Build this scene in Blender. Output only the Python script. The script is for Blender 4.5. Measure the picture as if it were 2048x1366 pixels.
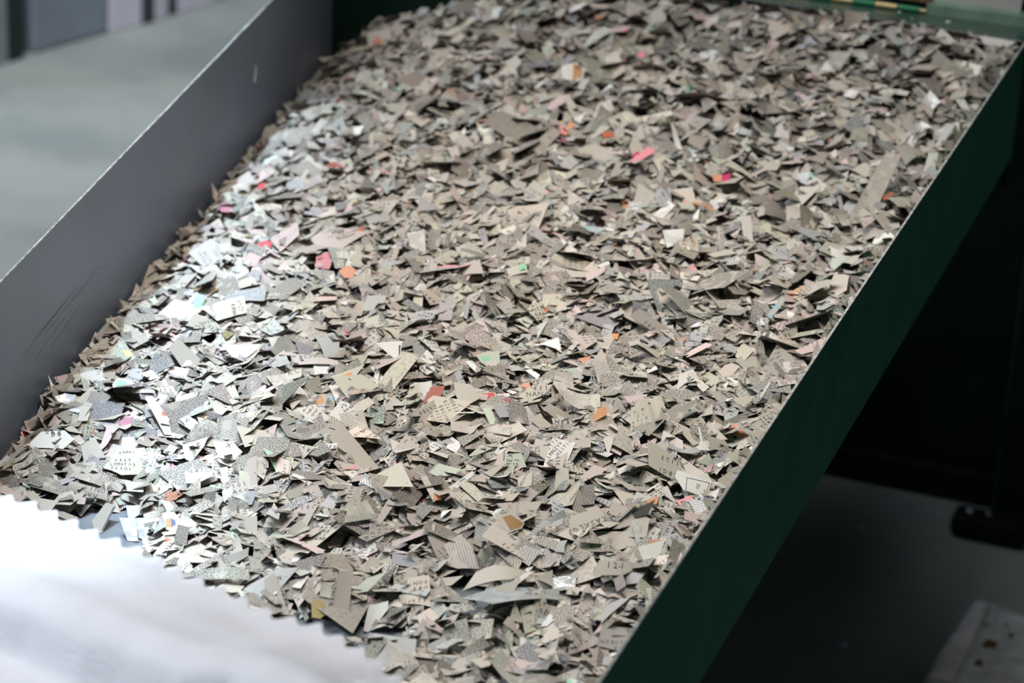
import bpy, bmesh, math, random
import numpy as np
from mathutils import Vector, Matrix

for o in list(bpy.data.objects):
    bpy.data.objects.remove(o, do_unlink=True)
SC = bpy.context.scene
COL = SC.collection
rng = np.random.default_rng(11)
random.seed(5)

# ------------------------------------------------------------------ camera
CAM = np.array([0.64364, -1.23267, 0.61455])
CR = np.array([0.93567094, 0.35001691, 0.04481134])
CU = np.array([-0.18503885, 0.378542, 0.90689943])
CF = np.array([-0.30046717, 0.85685128, -0.41895747])
FPX = 5498.74                      # focal length in pixels of the 2048 wide frame
cd = bpy.data.cameras.new('camera')
cam = bpy.data.objects.new('camera', cd)
COL.objects.link(cam)
m = Matrix.Identity(4)
for i in range(3):
    m[i][0], m[i][1], m[i][2], m[i][3] = CR[i], CU[i], -CF[i], CAM[i]
cam.matrix_world = m
cd.sensor_width = 36.0
cd.lens = FPX / 2048 * 36.0
cd.clip_start, cd.clip_end = 0.05, 60
cd.dof.use_dof = True
cd.dof.focus_distance = 1.30
cd.dof.aperture_fstop = 11.0
SC.camera = cam

# ------------------------------------------------------------------ light
W = bpy.data.worlds.new('workshop_daylight')
SC.world = W
W.use_nodes = True
W.node_tree.nodes['Background'].inputs[0].default_value = (0.80, 0.90, 1.0, 1)
W.node_tree.nodes['Background'].inputs[1].default_value = 0.05

def area(name, loc, target, sx, sy, power, colour, spread=180, along=None):
    d = bpy.data.lights.new(name, 'AREA')
    d.shape = 'RECTANGLE'
    d.size, d.size_y = sx, sy
    d.energy = power
    d.color = colour
    d.spread = math.radians(spread)
    o = bpy.data.objects.new(name, d)
    COL.objects.link(o)
    o.location = loc
    d_ = (Vector(target) - Vector(loc)).normalized()
    up = Vector(along) if along else Vector((0, 0, 1))
    if along:                              # the long side lies along this direction
        xa = (up - d_ * up.dot(d_)).normalized()
        ya = (-d_).cross(xa)
        o.rotation_euler = Matrix((xa, ya, -d_)).transposed().to_euler()
    else:
        o.rotation_euler = d_.to_track_quat('-Z', 'Y').to_euler()
    return o

# the luminaire hanging above the tray, and an added cool beam along the grey panel
area('hanging_luminaire', (0.225, -0.075, 0.76), (0.225, -0.06, 0.0), 0.40, 0.40, 1.85, (1.0, 0.932, 0.85), 88)
area('cool_band_fill', (-0.27, -0.115, 1.70), (0.085, -0.115, 0.0), 0.70, 0.085, 0.40, (0.60, 0.81, 1.0), 4, (-0.34, 1.0, 0.0))  # added narrow beam without a known source, makes the cool bright band
area('sheet_fill', (-1.0, -1.7, 2.4), (0.10, -0.62, 0.1), 0.4, 0.4, 0.62, (0.84, 0.91, 1.0), 9)  # added fill lamp for the fabric sheet and the front-left shreds
area('workshop_window', (-3.4, -0.2, 2.8), (-0.5, 1.0, -0.3), 2.2, 2.2, 60.0, (0.84, 0.93, 1.0), 120)
area('carton_fill', (-0.40, 0.30, 1.70), (-0.74, 1.30, -0.3), 0.5, 0.5, 6.0, (0.93, 0.97, 1.0), 62)  # added fill lamp that brightens the crate and cartons on the floor

SC.view_settings.view_transform = 'Standard'
SC.view_settings.look = 'None'
SC.view_settings.exposure = 0.0
SC.view_settings.gamma = 1.0
SC.view_settings.use_curve_mapping = False

# ------------------------------------------------------------------ helpers
def tag(o, label=None, cat=None, group=None, kind=None):
    if label: o['label'] = label
    if cat: o['category'] = cat
    if group: o['group'] = group
    if kind: o['kind'] = kind
    return o

def empty(name, loc=(0, 0, 0)):
    o = bpy.data.objects.new(name, None)
    o.empty_display_size = 0.02
    o.location = loc
    COL.objects.link(o)
    return o

def link(name, me, mats, parent=None):
    o = bpy.data.objects.new(name, me)
    COL.objects.link(o)
    for mt in (mats if isinstance(mats, (list, tuple)) else [mats]):
        me.materials.append(mt)
    if parent is not None:
        o.parent = parent
        o.matrix_parent_inverse = Matrix.Translation(-Vector(parent.location))
    return o

def bm_obj(name, bm, mats, parent=None, bevel=0.0, smooth=False, seg=2):
    if bevel > 0:
        bmesh.ops.bevel(bm, geom=list(bm.edges), offset=bevel, segments=seg, affect='EDGES', profile=0.5)
    bmesh.ops.recalc_face_normals(bm, faces=list(bm.faces))
    me = bpy.data.meshes.new(name)
    bm.to_mesh(me); bm.free()
    if smooth:
        for p in me.polygons: p.use_smooth = True
    return link(name, me, mats, parent)

def hexa(bm, lo, hi):
    """a solid between four bottom and four top points (same winding)"""
    v = [bm.verts.new(p) for p in list(lo) + list(hi)]
    bm.faces.new(v[3::-1]); bm.faces.new(v[4:])
    for i in range(4):
        j = (i + 1) % 4
        bm.faces.new((v[i], v[j], v[4 + j], v[4 + i]))
    return v

def box(bm, x0, x1, y0, y1, z0, z1):
    return hexa(bm, [(x0, y0, z0), (x1, y0, z0), (x1, y1, z0), (x0, y1, z0)],
                [(x0, y0, z1), (x1, y0, z1), (x1, y1, z1), (x0, y1, z1)])

def tube(bm, a, b, r, n=16):
    a, b = Vector(a), Vector(b)
    d = (b - a).normalized()
    s = d.orthogonal().normalized(); t = d.cross(s)
    ra = [bm.verts.new(a + r * (math.cos(k * 2 * math.pi / n) * s + math.sin(k * 2 * math.pi / n) * t)) for k in range(n)]
    rb = [bm.verts.new(b + r * (math.cos(k * 2 * math.pi / n) * s + math.sin(k * 2 * math.pi / n) * t)) for k in range(n)]
    bm.faces.new(ra[::-1]); bm.faces.new(rb)
    for k in range(n):
        bm.faces.new((ra[k], ra[(k + 1) % n], rb[(k + 1) % n], rb[k]))

# ------------------------------------------------------------------ materials
def srgb(r, g, b):
    f = lambda c: c / 12.92 if c <= 0.04045 else ((c + 0.055) / 1.055) ** 2.4
    return (f(r / 255), f(g / 255), f(b / 255), 1)

def mat(name, colour, rough=0.5, metal=0.0, mottle=0.0, scale=20.0, bump=0.0, bscale=200.0, spec=0.5, second=None):
    mt = bpy.data.materials.new(name)
    mt.use_nodes = True
    nt = mt.node_tree; N = nt.nodes; L = nt.links
    b = N['Principled BSDF']
    b.inputs['Base Color'].default_value = colour
    b.inputs['Roughness'].default_value = rough
    b.inputs['Metallic'].default_value = metal
    b.inputs['Specular IOR Level'].default_value = spec
    tc = N.new('ShaderNodeTexCoord')
    if mottle > 0:
        no = N.new('ShaderNodeTexNoise'); no.inputs['Scale'].default_value = scale; no.inputs['Detail'].default_value = 6
        L.new(tc.outputs['Object'], no.inputs['Vector'])
        mx = N.new('ShaderNodeMix'); mx.data_type = 'RGBA'
        c2 = second or tuple(c * (1 - mottle) for c in colour[:3]) + (1,)
        mx.inputs[6].default_value = colour; mx.inputs[7].default_value = c2
        rp = N.new('ShaderNodeMapRange'); rp.inputs[1].default_value = 0.38; rp.inputs[2].default_value = 0.62
        L.new(no.outputs['Fac'], rp.inputs[0]); L.new(rp.outputs[0], mx.inputs[0])
        L.new(mx.outputs[2], b.inputs['Base Color'])
    if bump > 0:
        n2 = N.new('ShaderNodeTexNoise'); n2.inputs['Scale'].default_value = bscale; n2.inputs['Detail'].default_value = 4
        L.new(tc.outputs['Object'], n2.inputs['Vector'])
        bp = N.new('ShaderNodeBump'); bp.inputs['Strength'].default_value = bump; bp.inputs['Distance'].default_value = 0.002
        L.new(n2.outputs['Fac'], bp.inputs['Height']); L.new(bp.outputs[0], b.inputs['Normal'])
    return mt

M_PAN = mat('bare_grey_steel', (0.20, 0.22, 0.25, 1), 0.38, 0.0, 0.25, 60, 0.15, 900)
M_GREY = mat('grey_enamel', (0.155, 0.185, 0.245, 1), 0.42, 0.0, 0.12, 14, 0.06, 1500)
M_GREEN = mat('dark_green_enamel', (0.046, 0.250, 0.152, 1), 0.6, 0.0, 0.15, 30, 0.05, 1200, 0.12)
M_GREENG = mat('glossy_green_enamel', (0.024, 0.066, 0.048, 1), 0.22, 0.0, 0.25, 40, 0.04, 300)
M_LGREEN = mat('worn_pale_green_enamel', (0.16, 0.27, 0.20, 1), 0.4, 0.0, 0.25, 60)
M_EDGE = mat('cut_steel_edge', (0.42, 0.42, 0.41, 1), 0.6, 0.0, 0.5, 260)
M_FLAP = mat('pale_grey_enamel', (0.48, 0.47, 0.46, 1), 0.45, 0.0, 0.1, 30)
M_BRASS = mat('brass', (0.70, 0.55, 0.30, 1), 0.45, 0.5)
M_HGREEN = mat('hinge_green_enamel', (0.02, 0.22, 0.10, 1), 0.3)
M_RUST = mat('rust', (0.16, 0.09, 0.035, 1), 0.8, 0.0, 0.4, 300)
M_DARK = mat('blackened_steel', (0.006, 0.010, 0.008, 1), 0.55, 0.0, 0.3, 40, 0, 200, 0.2)
M_MACH = mat('machine_green_enamel', (0.006, 0.022, 0.015, 1), 0.5, 0.0, 0.3, 20, 0, 200, 0.2)
M_CONC = mat('concrete_floor_finish', (0.29, 0.31, 0.295, 1), 0.8, 0.0, 0.3, 7, 0.25, 120, 0.3, (0.215, 0.235, 0.235, 1))
M_LITFLOOR = mat('lit_floor_concrete', (0.60, 0.65, 0.67, 1), 0.85, 0.0, 0.4, 60, 0.5, 300, 0.3, (0.42, 0.45, 0.46, 1))  # paled to stand in for light on the floor
M_CARTB = mat('blue_grey_plastic', (0.26, 0.30, 0.36, 1), 0.5, 0.0, 0.2, 12)
M_CARTW = mat('lilac_white_carton', (0.66, 0.64, 0.74, 1), 0.6, 0.0, 0.06, 12)
M_CARTD = mat('slate_bundle', (0.06, 0.065, 0.085, 1), 0.7, 0.0, 0.6, 50)
M_TEAL = mat('teal_grey_panel', (0.26, 0.31, 0.32, 1), 0.6, 0.0, 0.3, 18)
M_POST = mat('black_green_post', (0.012, 0.020, 0.018, 1), 0.6)
M_FLECK = mat('chipped_white_paint', (0.55, 0.57, 0.56, 1), 0.7)
M_SCR = mat('scratch_black', (0.05, 0.052, 0.06, 1), 0.7)
M_LITEDGE = mat('lit_floor_edge_concrete', (0.80, 0.78, 0.81, 1), 0.85, 0.0, 0.3, 40, 0.4, 300)  # lighter still, for the edge strip of the lit patch
M_WALL2 = mat('dark_wall_paint', (0.05, 0.06, 0.055, 1), 0.8, 0.0, 0.1, 3)
M_WALL = mat('grey_wall_paint', (0.30, 0.31, 0.31, 1), 0.8, 0.0, 0.1, 3)

# each standing-out shred: label, short name, place in the tray (m), outline (mm), lean towards the front (degrees), colour, print
SPECIALS = [
 dict(L='bright pink paper shred lying on the grey heap towards the back', N='bright pink shred', c=(0.2271, 0.1606), p=[(-7.1, -5.3), (3.6, 8.2), (7.8, 4.5), (-4.2, -7.4)], t=24, col='pink'),
 dict(L='small magenta paper shred touching the left end of the bright pink shred', N='small magenta shred', c=(0.2218, 0.1674), p=[(-3.1, -1.0), (0.5, 2.9), (2.8, 1.4), (-0.3, -3.2)], t=24, col='magenta'),
 dict(L='folded paper shred, white on one half and orange brown on the other', N='orange and white shred', c=(0.1517, 0.2554), p=[(-6.8, 3.2), (1.5, 6.3), (5.6, 2.6), (5.6, -6.7), (-5.9, -5.4)], t=45, col='white', k=[('orange', [[0.3, 5.6], [5.6, 2.6], [5.6, -6.7], [0.2, -6.4]])]),
 dict(L='red paper shred on the bright white shreds beside the grey side panel', N='red shred beside the grey panel', c=(0.0606, 0.0173), p=[(-4.8, -0.8), (-0.8, 2.9), (4.3, 3.2), (3.4, -1.7), (-2.1, -3.6)], t=24, col='red'),
 dict(L='tiny dark red shred high on the white strip by the grey panel', N='tiny dark red shred', c=(0.017, 0.1058), p=[(-1.8, 1.3), (2.1, 3.2), (1.7, -2.1), (-2.0, -2.4)], t=24, col='red'),
 dict(L='mauve paper shred close to the foot of the grey side panel', N='mauve shred', c=(0.0119, 0.0693), p=[(-4.0, 0.8), (-0.7, 4.6), (4.1, 2.2), (2.4, -3.8), (-1.8, -3.7)], t=24, col='mauve'),
 dict(L='crumpled shiny white film scrap, the upper of two near the green panel', N='upper shiny white scrap', c=(0.3646, 0.275), p=[(-4.9, -0.1), (0.5, 8.2), (6.2, -0.2), (2.0, -4.4), (-3.8, -3.4)], t=40, col='white', curl=0.3, g=1),
 dict(L='crumpled shiny white film scrap, the lower of two near the green panel', N='lower shiny white scrap', c=(0.3666, 0.2497), p=[(-4.8, -0.5), (0.2, 4.7), (5.5, 0.4), (-0.9, -4.6)], t=40, col='white', curl=0.3, g=1),
 dict(L='pink triangular paper shred on the heap at the back', N='pink triangle', c=(0.1684, 0.1888), p=[(-3.4, -2.1), (1.0, 4.5), (2.4, -2.4)], t=40, col='pink'),
 dict(L='little pink paper dot farthest back on the heap', N='little pink dot', c=(0.1834, 0.2902), p=[(-2.5, -0.1), (0.5, 4.2), (3.0, -0.8), (-0.9, -3.3)], t=35, col='pink'),
 dict(L='orange red paper sliver just right of the pink triangle', N='orange red sliver', c=(0.1962, 0.1934), p=[(-3.9, 1.8), (3.4, 3.1), (3.1, -1.8), (-2.6, -3.1)], t=24, col='rust'),
 dict(L='paper shred fading from orange to magenta on the right of the heap', N='orange to magenta shred', c=(0.2757, 0.1552), p=[(-5.3, 1.6), (5.3, 3.9), (4.4, -2.0), (-4.3, -3.4)], t=24, col='salmon', k=[('magenta', [[0.5, 2.8], [5.3, 3.9], [4.4, -2.0], [-0.1, -2.7]])]),
 dict(L='very long tapering paper strip printed with fine lines near green panel', N='long lined strip', c=(0.3611, 0.1564), p=[(7.0, 24.1), (16.4, 24.0), (3.4, -7.3), (-9.1, -23.7), (-15.1, -21.5), (-2.4, 5.0)], t=38, col='beige', m=3),
 dict(L='white upright paper rectangle close to the green panel edge', N='white upright rectangle', c=(0.3824, 0.2061), p=[(-4.5, -6.9), (-1.7, 5.5), (3.9, 6.1), (2.2, -4.7)], t=48, col='white'),
 dict(L='wide cream shred tucked under the front of the green ledge', N='cream shred under the ledge', c=(0.3834, 0.3578), p=[(-14.2, 4.0), (-0.0, 3.3), (14.0, 0.6), (7.6, -5.0), (-7.3, -2.8)], t=30, col='white'),
 dict(L='white triangular shred standing below the long lined strip', N='white triangle below the lined strip', c=(0.3583, 0.0951), p=[(-3.8, 5.9), (4.4, 2.9), (1.8, -5.8), (-2.4, -2.9)], t=45, col='white'),
 dict(L='large pale five-sided shred just above and left of bright pink one', N='large pale five-sided shred', c=(0.1967, 0.1679), p=[(-10.5, 1.5), (-0.1, 6.6), (10.7, 0.7), (6.8, -5.0), (-6.9, -3.8)], t=35, col='beige'),
 dict(L='narrow white curved sliver right of the bright pink shred', N='narrow white curved sliver', c=(0.2386, 0.1908), p=[(-4.2, 12.1), (-1.9, 11.0), (4.1, -7.1), (2.8, -10.9), (-0.8, -4.9)], t=48, col='white', curl=0.4),
 dict(L='pale beige blade-shaped shred below the orange and white shred', N='pale blade-shaped shred', c=(0.1673, 0.2121), p=[(-5.8, 8.9), (-2.9, 9.7), (6.4, -4.6), (3.4, -10.2), (-1.2, -3.7)], t=40, col='beige'),
 dict(L='light green paper shred on the white strip along the grey panel', N='light green shred by the grey panel', c=(0.0546, -0.0504), p=[(-3.0, 2.1), (0.0, 5.9), (2.9, 0.8), (2.3, -4.9), (-2.3, -3.8)], t=24, col='green'),
 dict(L='small shred with a green printed patch in the middle of heap', N='small green-patched shred', c=(0.2051, 0.0205), p=[(-5.8, 0.5), (4.0, 5.5), (5.8, -0.9), (-4.0, -5.1)], t=24, col='beige', k=[('green', [[0.4, 3.4], [4.0, 5.1], [5.3, 0.2], [1.1, -1.5]])]),
 dict(L='salmon orange shred left of centre on the heap', N='salmon shred left of centre', c=(0.1181, -0.0011), p=[(-5.1, 1.0), (-0.3, 5.3), (4.1, 1.9), (3.3, -3.9), (-2.0, -4.2)], t=24, col='salmon'),
 dict(L='rust red shred above the salmon shred', N='rust red shred', c=(0.1052, 0.0411), p=[(-3.3, 1.3), (3.3, 4.4), (2.1, -2.1), (-2.1, -3.5)], t=24, col='rust'),
 dict(L='tiny orange red triangular shred in the middle of the heap', N='tiny orange red triangle', c=(0.231, -0.0065), p=[(-2.2, -0.7), (1.5, 3.0), (0.7, -2.3)], t=40, col='rust'),
 dict(L='tall white speckled shred standing near the rust red one', N='tall white speckled shred', c=(0.1406, 0.0397), p=[(-6.0, 7.0), (3.6, 9.5), (4.8, -3.0), (0.9, -9.8), (-3.2, -3.7)], t=48, col='white', m=3),
 dict(L='upright white sliver in the middle of the heap', N='upright white sliver', c=(0.1947, 0.0592), p=[(-1.4, 2.3), (1.3, 7.2), (1.3, -4.0), (-1.3, -5.5)], t=52, col='white'),
 dict(L='plain white triangle right of the upright white sliver', N='plain white triangle', c=(0.2221, 0.0539), p=[(-4.9, 6.9), (4.7, -0.3), (0.1, -6.6)], t=40, col='white'),
 dict(L='cream four-sided shred with faint type near the green panel', N='cream shred with faint type', c=(0.2715, 0.083), p=[(-6.4, 4.2), (5.6, 5.8), (4.7, -3.1), (-3.9, -6.8)], t=35, col='white', m=3),
 dict(L='pale green film scrap towards the green panel', N='pale green film scrap', c=(0.3208, 0.1691), p=[(-5.4, 2.6), (1.9, 5.8), (6.4, -1.3), (-2.9, -7.0)], t=24, col='paleg', k=[('green', [[1.1, 5.4], [4.6, 1.7], [2.2, -1.6]])], g=1),
 dict(L='orange shred beside the long lined strip', N='orange shred beside the lined strip', c=(0.3695, 0.1582), p=[(-2.2, 0.9), (3.1, 3.6), (2.0, -1.5), (-3.0, -3.0)], t=24, col='rust'),
 dict(L='bright cream chip left of the white triangle by lined strip', N='bright cream chip', c=(0.333, 0.1292), p=[(-3.3, 0.0), (3.7, 4.1), (3.2, -0.8), (-3.6, -3.3)], t=40, col='white'),
 dict(L='pinkish lettered shred lying against the green panel', N='pinkish lettered shred', c=(0.3739, -0.0107), p=[(-9.5, -2.9), (6.3, 7.4), (7.4, 2.9), (2.0, -2.1), (-6.1, -5.3)], t=24, col='pinkish', x=[('1013', -5.0, -1.2, 32.0, 2.6)]),
 dict(L='pale yellow green note fragment with small type by grey panel', N='pale yellow green fragment', c=(0.0474, -0.1192), p=[(-6.2, -0.6), (-2.1, 8.9), (6.4, -2.9), (1.9, -5.3)], t=30, col='paleg', m=3, k=[('yellow', [[-1.7, 1.5], [2.0, 2.3], [4.3, -0.6], [1.5, -2.0]])]),
 dict(L='rounded pale shred printed with large rotated figures', N='rounded shred with rotated figures', c=(0.1971, -0.0848), p=[(-3.6, 2.4), (-0.4, 7.4), (2.7, 4.1), (4.4, -3.9), (0.4, -6.3), (-3.5, -3.5)], t=42, col='white', x=[('69', -2.0, -0.2, 60.0, 3.0), ('703', -0.2, -4.4, 55.0, 3.0)]),
 dict(L='large plain white triangle with a speckled right edge', N='large white triangle', c=(0.177, -0.0813), p=[(-8.8, 3.0), (4.6, 4.9), (4.2, -7.9)], t=36, col='white', k=[('ink', [[3.0, 2.0], [4.0, 2.6], [4.0, -5.9], [3.5, -4.8]])]),
 dict(L='brick red folded shred at the centre', N='brick red folded shred', c=(0.2105, -0.109), p=[(-1.6, 4.2), (5.4, 5.5), (3.2, -2.8), (-4.8, -6.3), (-2.3, -0.7)], t=28, col='brick'),
 dict(L='shred with a bright red patch right of the brick red fold', N='shred with bright red patch', c=(0.2359, -0.1018), p=[(-4.6, -1.6), (-2.9, 2.3), (3.4, 3.0), (6.2, -0.3), (-2.1, -3.4)], t=24, col='beige', k=[('red', [[-2.8, 1.7], [3.0, 2.7], [4.0, -0.1], [-1.7, -1.8]])]),
 dict(L='white shred with two rows of bold letters and figures', N='white shred with two bold rows', c=(0.1776, -0.1404), p=[(-8.4, -1.4), (-2.8, 7.7), (1.4, 6.3), (9.0, -2.0), (3.9, -4.2), (-3.2, -6.2)], t=36, col='white', x=[('CSK', -2.3, 4.1, -58.0, 2.5), ('07<6', 1.4, 3.8, -58.0, 2.5)]),
 dict(L='tiny scarlet shred above the large white triangle', N='tiny scarlet shred', c=(0.1433, -0.0627), p=[(-1.8, 1.4), (1.6, 1.0), (1.8, -1.4), (-1.6, -1.0)], t=35, col='red'),
 dict(L='beige shred stained orange brown in the middle', N='orange-stained beige shred', c=(0.1637, -0.1063), p=[(-8.5, -1.7), (1.8, 2.9), (8.1, 7.6), (2.5, -3.5), (-3.8, -5.2)], t=24, col='beige', k=[('orange', [[-2.7, -0.6], [1.6, 2.2], [3.3, -1.5], [-1.0, -3.1]])]),
 dict(L='pointed shred printed in light green with an orange tip', N='green-printed pointed shred', c=(0.2227, -0.0655), p=[(-6.7, 2.8), (5.1, 5.7), (5.7, -7.2), (-4.1, -1.3)], t=38, col='paleg', k=[('green', [[-4.7, 2.0], [-0.2, 2.3], [2.4, -1.5], [-2.1, -1.2]]), ('orange', [[4.1, -4.2], [5.5, -3.5], [5.7, -7.2], [4.7, -6.7]])]),
 dict(L='thin cream sliver left of the green-printed pointed shred', N='thin cream sliver', c=(0.2093, -0.0738), p=[(-1.4, 0.6), (1.5, 3.4), (-0.1, -4.0)], t=48, col='cream'),
 dict(L='large plain pale shred with a notched corner at centre', N='large plain pale shred', c=(0.2263, -0.1076), p=[(-5.7, 6.3), (2.9, 5.1), (8.3, -1.2), (-1.0, -9.2), (-4.6, -0.8)], t=32, col='beige'),
 dict(L='smooth pale curled shred pointing down beside the brick red fold', N='smooth pale curled shred', c=(0.2044, -0.1056), p=[(-5.6, 3.1), (3.3, 4.9), (3.7, -1.2), (-1.4, -6.7)], t=42, col='white', curl=0.25),
 dict(L='grey shred with a blue smudge below the orange-stained one', N='blue-smudged grey shred', c=(0.1628, -0.123), p=[(-4.4, -0.1), (-0.2, 2.7), (4.4, 0.4), (0.2, -3.0)], t=24, col='grey', k=[('blue', [[-3.0, 0.3], [0.6, 1.5], [1.5, -1.0], [-1.8, -1.9]])]),
 dict(L='beige shred reading 431 over NAN', N='shred reading NAN', c=(0.2568, -0.0949), p=[(-8.1, -3.3), (-2.8, 2.9), (9.8, 6.6), (4.9, -0.5), (-3.7, -5.7)], t=30, col='beige', x=[('431', 0.9, 1.9, 9.0, 2.6), ('NAN', -1.9, -1.8, 7.0, 2.6)]),
 dict(L='large tan curled shred right of the one reading NAN', N='large tan curled shred', c=(0.28, -0.0917), p=[(-11.0, 5.6), (9.4, 3.4), (9.8, -3.9), (-0.8, -4.2), (-7.4, -0.9)], t=34, col='cream', m=3, curl=0.25),
 dict(L='white leaf-shaped shred pointing down right of centre', N='white leaf-shaped shred', c=(0.2912, -0.052), p=[(-3.9, 4.8), (2.7, 1.7), (2.4, -5.4), (-1.2, -1.1)], t=45, col='white'),
 dict(L='pale trapezoid shred with one small dark emblem', N='pale trapezoid with emblem', c=(0.2653, -0.0664), p=[(-5.0, -2.7), (-3.2, 2.0), (3.2, 3.2), (5.1, -2.4)], t=40, col='paleg', x=[('*', -1.1, -2.5, 4.0, 4)]),
 dict(L='orange folded shred below the large tan curled one', N='orange folded shred', c=(0.2945, -0.1056), p=[(-0.9, 2.9), (3.1, 4.4), (3.5, -0.1), (-2.4, -4.5), (-3.4, -2.7)], t=36, col='orange'),
 dict(L='speckled shred with a small magenta spot', N='speckled shred with magenta spot', c=(0.244, -0.1087), p=[(-10.3, -4.8), (-3.4, 3.8), (1.4, 5.1), (10.2, 1.9), (4.6, -1.6), (-2.6, -4.3)], t=24, col='beige', m=1, k=[('magenta', [[2.7, 2.6], [5.6, 3.5], [6.6, 1.3], [3.8, 0.5]])]),
 dict(L='shred reading HER with its letters upright', N='shred reading HER', c=(0.2775, -0.1103), p=[(-5.1, 3.5), (5.0, 1.9), (3.7, -2.8), (-3.7, -2.6)], t=36, col='beige', x=[('HER', -2.6, 0.1, -6.0, 2.6)]),
 dict(L='pointed shred reading SINO upside down', N='shred reading SINO', c=(0.3058, -0.0842), p=[(-6.3, 1.7), (5.6, 3.9), (3.0, -2.7), (-2.3, -3.0)], t=30, col='pinkish', x=[('SINO', 3.9, 2.1, -153.0, 2.5)]),
 dict(L='tall grey triangle covered with small type right of centre', N='tall grey triangle', c=(0.28, -0.0605), p=[(-0.2, 12.1), (6.1, -6.5), (-1.4, -8.9), (-4.5, 3.5)], t=34, col='beige', m=3),
 dict(L='small salmon triangle left of the tall grey triangle', N='small salmon triangle', c=(0.2684, -0.0516), p=[(-3.4, 0.6), (3.2, 2.7), (0.2, -3.3)], t=34, col='salmon'),
 dict(L='pinkish squarish shred on the bright strip by the grey panel', N='pinkish squarish shred', c=(0.0822, -0.1285), p=[(-5.2, 0.3), (-3.5, 3.5), (5.3, 2.3), (3.4, -6.0)], t=36, col='pinkish', m=5, ink='mauve'),
 dict(L='boat-shaped pale shred with one green spot', N='boat-shaped shred', c=(0.104, -0.1023), p=[(-10.6, 4.3), (10.3, 6.0), (2.3, -4.5), (-2.0, -5.8)], t=26, col='beige', k=[('olive', [[-2.4, 2.9], [-1.2, 3.6], [-0.2, 0.8], [-1.5, -0.9], [-2.9, 0.3]])]),
 dict(L='tan shred reading TORY upside down', N='tan shred reading TORY', c=(0.0872, -0.1548), p=[(-2.8, 3.6), (5.2, 3.8), (0.7, -4.6), (-3.1, -2.8)], t=32, col='tan', x=[('TORY', 4.6, 2.9, -174.0, 2.4), ('60', 1.8, -0.8, -168.0, 2.4)]),
 dict(L='shiny white film scrap right of the tan shred reading TORY', N='shiny film scrap by tan shred', c=(0.0994, -0.1553), p=[(-4.6, 1.0), (3.8, 4.4), (5.4, -2.3), (-4.7, -3.1)], t=38, col='white', g=1),
 dict(L='shred with an orange printed blotch left of two bold rows', N='orange-blotched shred', c=(0.1596, -0.1325), p=[(-4.0, -4.1), (-3.4, 3.0), (3.3, 4.2), (4.1, -3.0)], t=30, col='beige', k=[('orange', [[-2.5, 1.2], [1.7, 3.3], [3.3, -1.3], [-0.8, -2.5]])]),
 dict(L='cream shred with two curving rows of figures', N='cream shred with curving figures', c=(0.1653, -0.1503), p=[(-8.7, 2.7), (0.2, 5.8), (8.2, -1.5), (4.5, -5.4), (-4.2, -1.6)], t=30, col='cream', x=[('1234', -3.9, 3.6, -33.0, 2.3), ('67028', -5.2, 1.2, -31.0, 2.3)]),
 dict(L='pale tooth-shaped shred standing point down', N='tooth-shaped shred', c=(0.1261, -0.0739), p=[(-3.7, 4.5), (2.4, 5.1), (1.6, -2.4), (-0.3, -7.2)], t=48, col='cream'),
 dict(L='white rounded shred with a single letter on it', N='white single-letter shred', c=(0.1102, -0.1717), p=[(-5.0, 1.6), (-1.4, 4.1), (5.1, -0.3), (1.3, -5.4)], t=34, col='white', x=[('V', -1.9, -0.1, -19.0, 2.6)]),
 dict(L='white four-sided shred right of the single-letter one', N='white four-sided shred', c=(0.121, -0.1646), p=[(-6.2, -0.1), (-2.0, 2.9), (5.5, 0.5), (2.7, -3.2)], t=34, col='white'),
 dict(L='pale shred lettered KC left of the orange-stained shred', N='shred lettered KC', c=(0.1413, -0.121), p=[(-4.5, 0.4), (3.4, 4.0), (4.0, -0.6), (-2.9, -3.8)], t=34, col='cream', x=[('KC', -1.2, 0.0, 20.0, 2.8)]),
 dict(L='pale triangle with three lines of tiny type', N='tiny-type triangle', c=(0.1371, -0.1635), p=[(-5.5, 1.2), (7.0, 5.4), (1.6, -3.0), (-3.1, -3.6)], t=24, col='beige', m=3),
 dict(L='long pale strip with a red spot slanting down the bright strip', N='long pale strip with red spot', c=(0.0963, -0.1764), p=[(-8.3, 10.1), (-4.7, 10.6), (4.1, -0.4), (7.0, -9.9), (3.5, -10.1), (-1.7, -0.1)], t=36, col='cream', k=[('rust', [[0.9, 2.4], [2.9, 1.7], [3.6, -0.4], [1.4, 0.3]])]),
 dict(L='large white shred with two rows of inverted letters at far left', N='large inverted-letter shred', c=(0.0565, -0.2108), p=[(-9.7, -1.9), (-5.0, 4.1), (6.0, 5.5), (11.0, 1.4), (6.5, -4.5), (-8.8, -4.6)], t=34, col='white', x=[('EKB', -2.0, 3.1, -2.0, 2.6), ('B8', 1.0, 1.7, 0.0, 2.6)]),
 dict(L='shiny shred with a vivid green patch at left', N='vivid green patched shred', c=(0.0638, -0.1529), p=[(-4.8, 0.8), (-2.3, 4.8), (5.6, 2.3), (5.0, -3.2), (-3.6, -4.6)], t=32, col='white', k=[('green', [[-3.6, 1.5], [-1.5, 3.9], [2.2, 2.4], [1.0, -0.0], [-2.4, -0.5]])], g=1),
 dict(L='large white flap with dark lettering near the grey panel', N='large white flap', c=(0.0413, -0.146), p=[(-7.7, 1.5), (6.7, 5.8), (7.5, -3.7), (-6.6, -3.6)], t=40, col='white', x=[('CIOK', 2.6, -1.8, 58.0, 2.4)]),
 dict(L='crumpled shiny scrap at the foot of grey panel, far left', N='crumpled shiny scrap far left', c=(0.043, -0.1716), p=[(-5.3, 0.2), (-0.8, 3.2), (4.7, 1.9), (4.6, -3.1), (-3.1, -2.2)], t=36, col='white', curl=0.3, g=1),
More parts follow.
